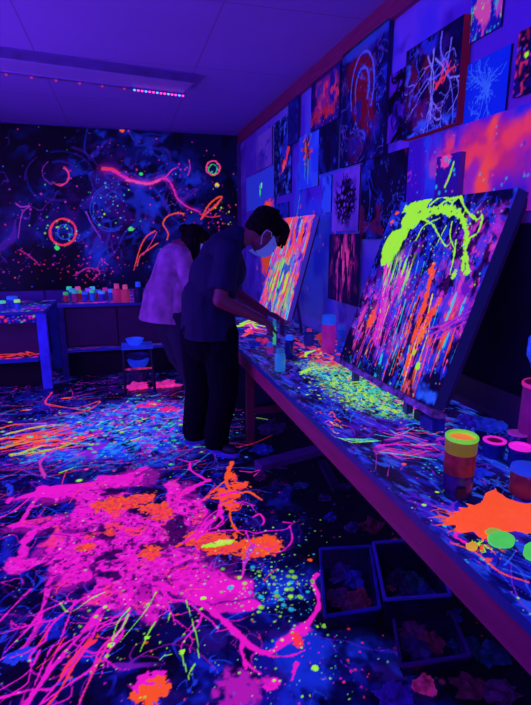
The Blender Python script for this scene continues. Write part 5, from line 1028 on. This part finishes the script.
# --- the man at the bench
man = empty('person', (.58, 3.36, 0), 'person with short dark hair, face mask and dark T-shirt leaning over the workbench', 'person')
black = MT('black_trousers', '04041c', spec=.1, rough=.9, var=.15, bump=.1); navy_t = MT('navy_shirt', '080c46', rough=.9, var=.12, bump=.1, glow=.0)
hc = Vector((.915, 3.33, 1.535)); hf = Vector((.64, .06, -.77)); hu = Vector((.76, .05, .64)); K = 1.17
bm = bmesh.new(); M, P = add_head(bm, hc, hf, hu, K)
cap_(bm, (.70, 3.36, 1.47), .07, P(-.03, 0, -.03), .062); 
for p, r, q, s in (((.51, 3.34, .90), .12, (.54, 3.34, 1.10), .105), ((.54, 3.34, 1.10), .105, (.64, 3.35, 1.34), .115), ((.66, 3.20, 1.39), .050, (.58, 3.47, 1.40), .050), ((.66, 3.20, 1.40), .055, (.66, 3.37, 1.46), .07)): cap_(bm, p, r, q, s)
# arms
RS = Vector((.645, 3.16, 1.40)); RE = Vector((.565, 3.08, 1.12)); RW = Vector((.87, 3.17, .965))
cap_(bm, RS, .054, RE, .044); cap_(bm, RE, .046, RE.lerp(RW, .35), .044); cap_(bm, RE.lerp(RW, .35), .044, RW, .029); hand(bm, RW, (RW-RE).normalized()+Vector((.1, .15, -.2)), (0, -.5, 1), 1, 1.15, .65)
LS = Vector((.59, 3.51, 1.39)); LE = Vector((.74, 3.62, 1.14)); LW = Vector((.96, 3.42, .98))
cap_(bm, LS, .054, LE, .044); cap_(bm, LE, .046, LW, .029); hand(bm, LW, Vector((.8, -.45, -.25)), (.1, .1, 1), -1, 1.1, .6)
# legs inside the trousers
RH = Vector((.60, 3.27, .86)); RK = Vector((.61, 3.25, .47)); RA = Vector((.56, 3.30, .09)); LH = Vector((.47, 3.42, .86)); LK = Vector((.47, 3.44, .47)); LA = Vector((.43, 3.50, .09))
for a, b, c in ((RH, RK, RA), (LH, LK, LA)): cap_(bm, a, .085, b, .06); cap_(bm, b, .06, c, .042)
body = blobify('body', bm, skin, man, .0062, 3)
# T-shirt
bm = bmesh.new()
cap_(bm, (.645, 3.26, 1.38), .115, (.62, 3.44, 1.39), .11); cap_(bm, (.63, 3.35, 1.35), .15, (.54, 3.34, 1.12), .160); ell_(bm, (.57, 3.30, 1.22), (.155, .19, .2)); ell_(bm, (.55, 3.40, 1.20), (.14, .16, .2))
cap_(bm, (.53, 3.31, 1.12), .165, (.54, 3.30, .62), .188); cap_(bm, (.50, 3.42, 1.1), .14, (.49, 3.42, .62), .155); cap_(bm, (.64, 3.36, 1.44), .10, (.745, 3.35, 1.50), .080); ell_(bm, (.66, 3.32, 1.30), (.13, .15, .16)); cap_(bm, (.63, 3.30, 1.40), .10, RS, .082)
rd = (RE-RS).normalized(); ld = (LE-LS).normalized()
cap_(bm, RS, .082, RS+rd*.24, .084, flat=True); cap_(bm, RS, .081, RS+rd*.04, .08); cap_(bm, LS+Vector((0, -.02, 0)), .08, LS+ld*.22, .08, flat=True); cap_(bm, LS+Vector((0, -.02, 0)), .08, LS+ld*.05, .08)
blobify('t_shirt', bm, navy_t, man, .009, 5, cuts=((Vector((0, 0, .69)), Vector((0, .05, -1))),), fold=.011, seed=3)
# trousers
bm = bmesh.new()
cap_(bm, (.50, 3.34, .92), .14, (.52, 3.34, .82), .16)
for a, b, c, r2 in ((RH, RK, RA, .09), (LH, LK, LA, .088)): cap_(bm, a, .125, b, .10); cap_(bm, b, .10, c+Vector((0, 0, .05)), r2); cap_(bm, c+Vector((0, 0, .05)), r2, c-Vector((-.01, 0, .05)), r2*.95, flat=True)
blobify('trousers', bm, black, man, .009, 4, fold=.010, seed=9, cuts=((Vector((0, 0, .055)), Vector((0, 0, -1))),))
shm = MT('dark_shoe', '0c0a38', rough=.6); som = MT('shoe_sole', '3a2ad0', rough=.6, glow=.12)
shoe(man, onZ(205, 452, 0)+Vector((.02, .04, 0)), onZ(240, 461, 0)+Vector((0, .03, 0)), shm, som); shoe(man, (.36, 3.50, 0), (.64, 3.56, 0), shm, som)
# mask with ear loop
white = MT('pale_mask', '7a86ff', rough=.7, var=.05, glow=.16, bump=.05)
def mask(parent, P, M, K):
    bm = bmesh.new()
    g = []
    for i in range(13):
        a = -1.25+2.5*i/12; row = []
        for j in range(9):
            t = j/8; z = -.11+t*.125; rr = .100-.030*abs(t-.5)**1.5; y = math.sin(a)*(.066+.008*math.sin(t*3.1)); x = .012+math.cos(a)*(rr-.008+.022*math.sin(t*3.1))*(1 if t > .15 else .8+.2*t/.15)+(.012 if t > .8 and abs(a) < .5 else 0)
            row.append(bm.verts.new(P(x, y, z-.022*(1-math.cos(a))*(t-.5)*-1.)))
        g.append(row)
    for i in range(12):
        for j in range(8): bm.faces.new([g[i][j], g[i+1][j], g[i+1][j+1], g[i][j+1]])
    r = bmesh.ops.solidify(bm, geom=bm.faces[:], thickness=.003)
    mk = fin('face_mask', bm, white, parent, True)
    bm = bmesh.new()
    for s in (-1, 1): tube(bm, [P(.035, .070*s, .005), P(.012, .080*s, .018), P(-.018, .084*s, .0), P(-.012, .082*s, -.035), P(.025, .070*s, -.07)], .0022*K, 6)
    fin('ear_loop', bm, white, mk, True)
mask(man, P, M, K)
hairm = MT('black_hair', '04020c', spec=.15, rough=.75, var=.4, scale=60, bump=.5)
bm = bmesh.new(); e = lambda p, r: ell_(bm, P(*p), [q*K for q in r], M)
e((-.022, 0, .055), (.107, .090, .086)); e((-.045, 0, .015), (.075, .085, .075)); e((.045, 0, .105), (.06, .078, .035)); e((.075, 0, .085), (.035, .075, .032)); e((-.075, 0, -.02), (.035, .065, .05))
for i in range(11):
    y = -.075+.015*i; cap_(bm, P(.07, y, .10), .017, P(.118+.006*math.sin(i*2.3), y*1.05, .035-.02*math.sin(i*1.7)), .007)
    cap_(bm, P(-.01-.008*i, -.088, .05), .012, P(-.012-.008*i, -.087, .0+.006*math.sin(i*2)), .006) if i > 2 else None
    cap_(bm, P(-.05, y, .12), .014, P(-.10, y*1.1, .09+.01*math.sin(i*3)), .008)
blobify('hair', bm, hairm, man, .006, 2, fold=.003, seed=5, fscale=(40, 40, 40))
bm = bmesh.new(); em = MT('eye_white', '6a70d8', rough=.3)
for s in (-1, 1): lathe(bm, [(0, 0), (.006, .001), (.009, .005), (.006, .009), (0, .010)], P(.079, .036*s, .012), 12)
fin('eyes', bm, em, man, True)
# apron strap seen at the nape
# green marker in the right hand
mk0 = RW+Vector((.085, .02, -.05)); e_ = empty('paint_marker', mk0+Vector((0, 0, -.10)), 'green paint marker held upright in the leaning painter hand', 'marker')
bm = bmesh.new(); tube(bm, [mk0+Vector((.0, 0, -.12)), mk0+Vector((.0, 0, .0))], .012, 12); fin('barrel', bm, MT('marker_green', '38c878', glow=.6), e_, True)
bm = bmesh.new(); tube(bm, [mk0+Vector((.0, 0, .001)), mk0+Vector((0, 0, .05))], [.0125, .010], 12); fin('cap', bm, MT('marker_teal', '2090b0', glow=.45), e_, True)
# --- the woman in the pale jacket
wom = empty('person', (.36, 4.38, 0), 'person in a pale loose jacket with tied dark hair standing behind the masked painter', 'person')
whc = Vector((.475, 4.36, 1.47)); wf = Vector((.80, .12, -.58)); wu = Vector((.56, .06, .82)); KW = 1.0
bm = bmesh.new(); M2, P2 = add_head(bm, whc, wf, wu, KW); cap_(bm, (.33, 4.38, 1.43), .06, P2(-.03, 0, -.03), .052)
for p, r, q_, s in (((.24, 4.38, .88), .12, (.24, 4.38, 1.08), .10), ((.24, 4.38, 1.08), .10, (.29, 4.38, 1.32), .115), ((.33, 4.24, 1.36), .05, (.28, 4.52, 1.37), .05)): cap_(bm, p, r, q_, s)
wRS = Vector((.35, 4.22, 1.36)); wRE = Vector((.42, 4.16, 1.08)); wRW = Vector((.66, 4.28, .98)); wLS = Vector((.28, 4.53, 1.37)); wLE = Vector((.44, 4.62, 1.10)); wLW = Vector((.70, 4.50, 1.0))
for a, b, c, sd in ((wRS, wRE, wRW, 1), (wLS, wLE, wLW, -1)): cap_(bm, a, .048, b, .038); cap_(bm, b, .038, c, .026); hand(bm, c, (c-b).normalized()+Vector((.1, 0, -.2)), (0, 0, 1), sd, 1., .5)
wl = [(Vector((.29, 4.31, .84)), Vector((.37, 4.28, .46)), Vector((.425, 4.33, .08))), (Vector((.21, 4.46, .84)), Vector((.31, 4.47, .46)), Vector((.47, 4.56, .08)))]
for a, b, c in wl: cap_(bm, a, .085, b, .055); cap_(bm, b, .055, c, .038)
blobify('body', bm, skin, wom, .0062, 3)
jac = MT('pale_jacket', '8a48a8', rough=.85, var=.45, scale=9, glow=.07, bump=.2)
bm = bmesh.new(); cap_(bm, (.33, 4.30, 1.31), .10, (.28, 4.46, 1.32), .10); cap_(bm, (.30, 4.38, 1.32), .14, (.22, 4.38, 1.05), .165); cap_(bm, (.22, 4.38, 1.06), .165, (.17, 4.38, .74), .205); cap_(bm, (.33, 4.36, 1.05), .15, (.29, 4.36, .74), .17); cap_(bm, (.33, 4.38, 1.34), .085, (.375, 4.375, 1.40), .068)
cap_(bm, wRS, .075, wRE, .068); cap_(bm, wRE, .066, wRE.lerp(wRW, .85), .052, flat=True); cap_(bm, wRE, .066, wRE.lerp(wRW, .1), .064); cap_(bm, wLS, .07, wLE, .066); cap_(bm, wLE, .066, wLE.lerp(wLW, .85), .05, flat=True); cap_(bm, wLE, .066, wLE.lerp(wLW, .1), .064)
blobify('jacket', bm, jac, wom, .010, 5, cuts=((Vector((.17, 0, .80)), Vector((-.12, 0, -1))),), fold=.014, seed=12)
trm = MT('dark_violet_trousers', '1a0c40', rough=.9, var=.2, bump=.15)
bm = bmesh.new(); cap_(bm, (.24, 4.38, .92), .13, (.25, 4.38, .82), .15)
for a, b, c in wl: cap_(bm, a, .12, b, .088); cap_(bm, b, .088, c+Vector((0, 0, .05)), .07); cap_(bm, c+Vector((0, 0, .05)), .07, c-Vector((0, 0, .05)), .066, flat=True)
blobify('trousers', bm, trm, wom, .010, 4, fold=.010, seed=15, cuts=((Vector((0, 0, .05)), Vector((0, 0, -1))),))
shoe(wom, (.37, 4.33, 0), (.60, 4.27, 0), shm, som); shoe(wom, (.40, 4.56, 0), (.64, 4.58, 0), shm, som)
mask(wom, P2, M2, KW)
bm = bmesh.new(); e = lambda p, r: ell_(bm, P2(*p), r, M2)
e((-.022, 0, .05), (.106, .092, .09)); e((-.045, 0, .0), (.075, .088, .08)); e((.05, 0, .095), (.055, .08, .035)); ell_(bm, P2(-.13, 0, .04), (.05, .045, .04))
cap_(bm, P2(-.02, -.085, .02), .034, whc+Vector((-.0, -.12, -.17)), .026); cap_(bm, whc+Vector((-.0, -.12, -.17)), .026, whc+Vector((.03, -.13, -.29)), .014); cap_(bm, P2(-.05, -.07, .0), .035, whc+Vector((-.05, -.12, -.14)), .02)
blobify('hair', bm, hairm, wom, .007, 2, fold=.005, seed=6, fscale=(40, 40, 12))

wom.location.x += .115
# ------------------------------------------------------------------ blacklights added out of view to light the room
def area(name, loc, rot, sx, sy, power, col):
    l = bpy.data.lights.new(name, 'AREA'); l.shape = 'RECTANGLE'; l.size = sx; l.size_y = sy; l.energy = power; l.color = col
    o = bpy.data.objects.new(name, l); C.objects.link(o); o.location = loc; o.rotation_euler = rot
    d = Vector(rot) ; return o
def aim(o, t): o.rotation_euler = (Vector(t)-o.location).to_track_quat('-Z', 'Y').to_euler()
UV = (.34, .10, 1.0); UB = (.12, .10, 1.0)
o = area('blacklight_left', (-2.5, 2.6, 2.2), (0, 0, 0), 1.6, .25, 34, UV); aim(o, (1.6, 3.2, 1.2))
o = area('blacklight_rear', (-.3, -1.6, 2.3), (0, 0, 0), 1.6, .25, 30, UV); aim(o, (.8, 3.5, .6))
o = area('uv_fill_low', (-2.5, 3.6, .9), (0, 0, 0), 1.6, .3, 48, UV); aim(o, (.4, 4.2, 2.87))  # unseen low lamp added to brighten the ceiling from below
o = area('blacklight_ceiling', (-1.9, 1.0, 2.75), (0, 0, 0), 1.4, .25, 20, UB); aim(o, (1.6, 4.6, 1.6))
w = bpy.data.worlds.new('world'); bpy.context.scene.world = w; w.use_nodes = True; w.node_tree.nodes['Background'].inputs[0].default_value = (.01, .004, .04, 1); w.node_tree.nodes['Background'].inputs[1].default_value = 1
vs_ = bpy.context.scene.view_settings; vs_.view_transform = 'Standard'; vs_.look = 'None'; vs_.exposure = 0; vs_.gamma = 1; vs_.use_curve_mapping = False
# paper scraps scattered loosely in the two larger trays
for j, (tr, q, zz) in enumerate(((t1, q1, .045), (t2, q2, .06))):
    c0 = tr.location
    for k in range(5):
        u, v = [(-.55, -.5), (.5, -.55), (-.1, .6), (.55, .15), (-.6, .25)][k]
        ex = (q[1]-q[0])*.5*.72; ey = (q[3]-q[0])*.5*.72
        c = Vector((c0.x, c0.y, 0))+ex*u+ey*v; c.z = .014
        col, nm = dc[(k+j*2) % 6]; wh = ['far left corner', 'far right corner', 'near edge', 'right side', 'left side'][k]
        rag(c, (.022, .018, .010+.004*k), col, 'tiny %s flake at the %s of the %s' % (nm, wh, ['blue-rimmed tray', 'thick-rimmed tray'][j]), 200+j*10+k, glow=.12, cat='scrap', group='scraps in the trays', name='crumpled_scrap')
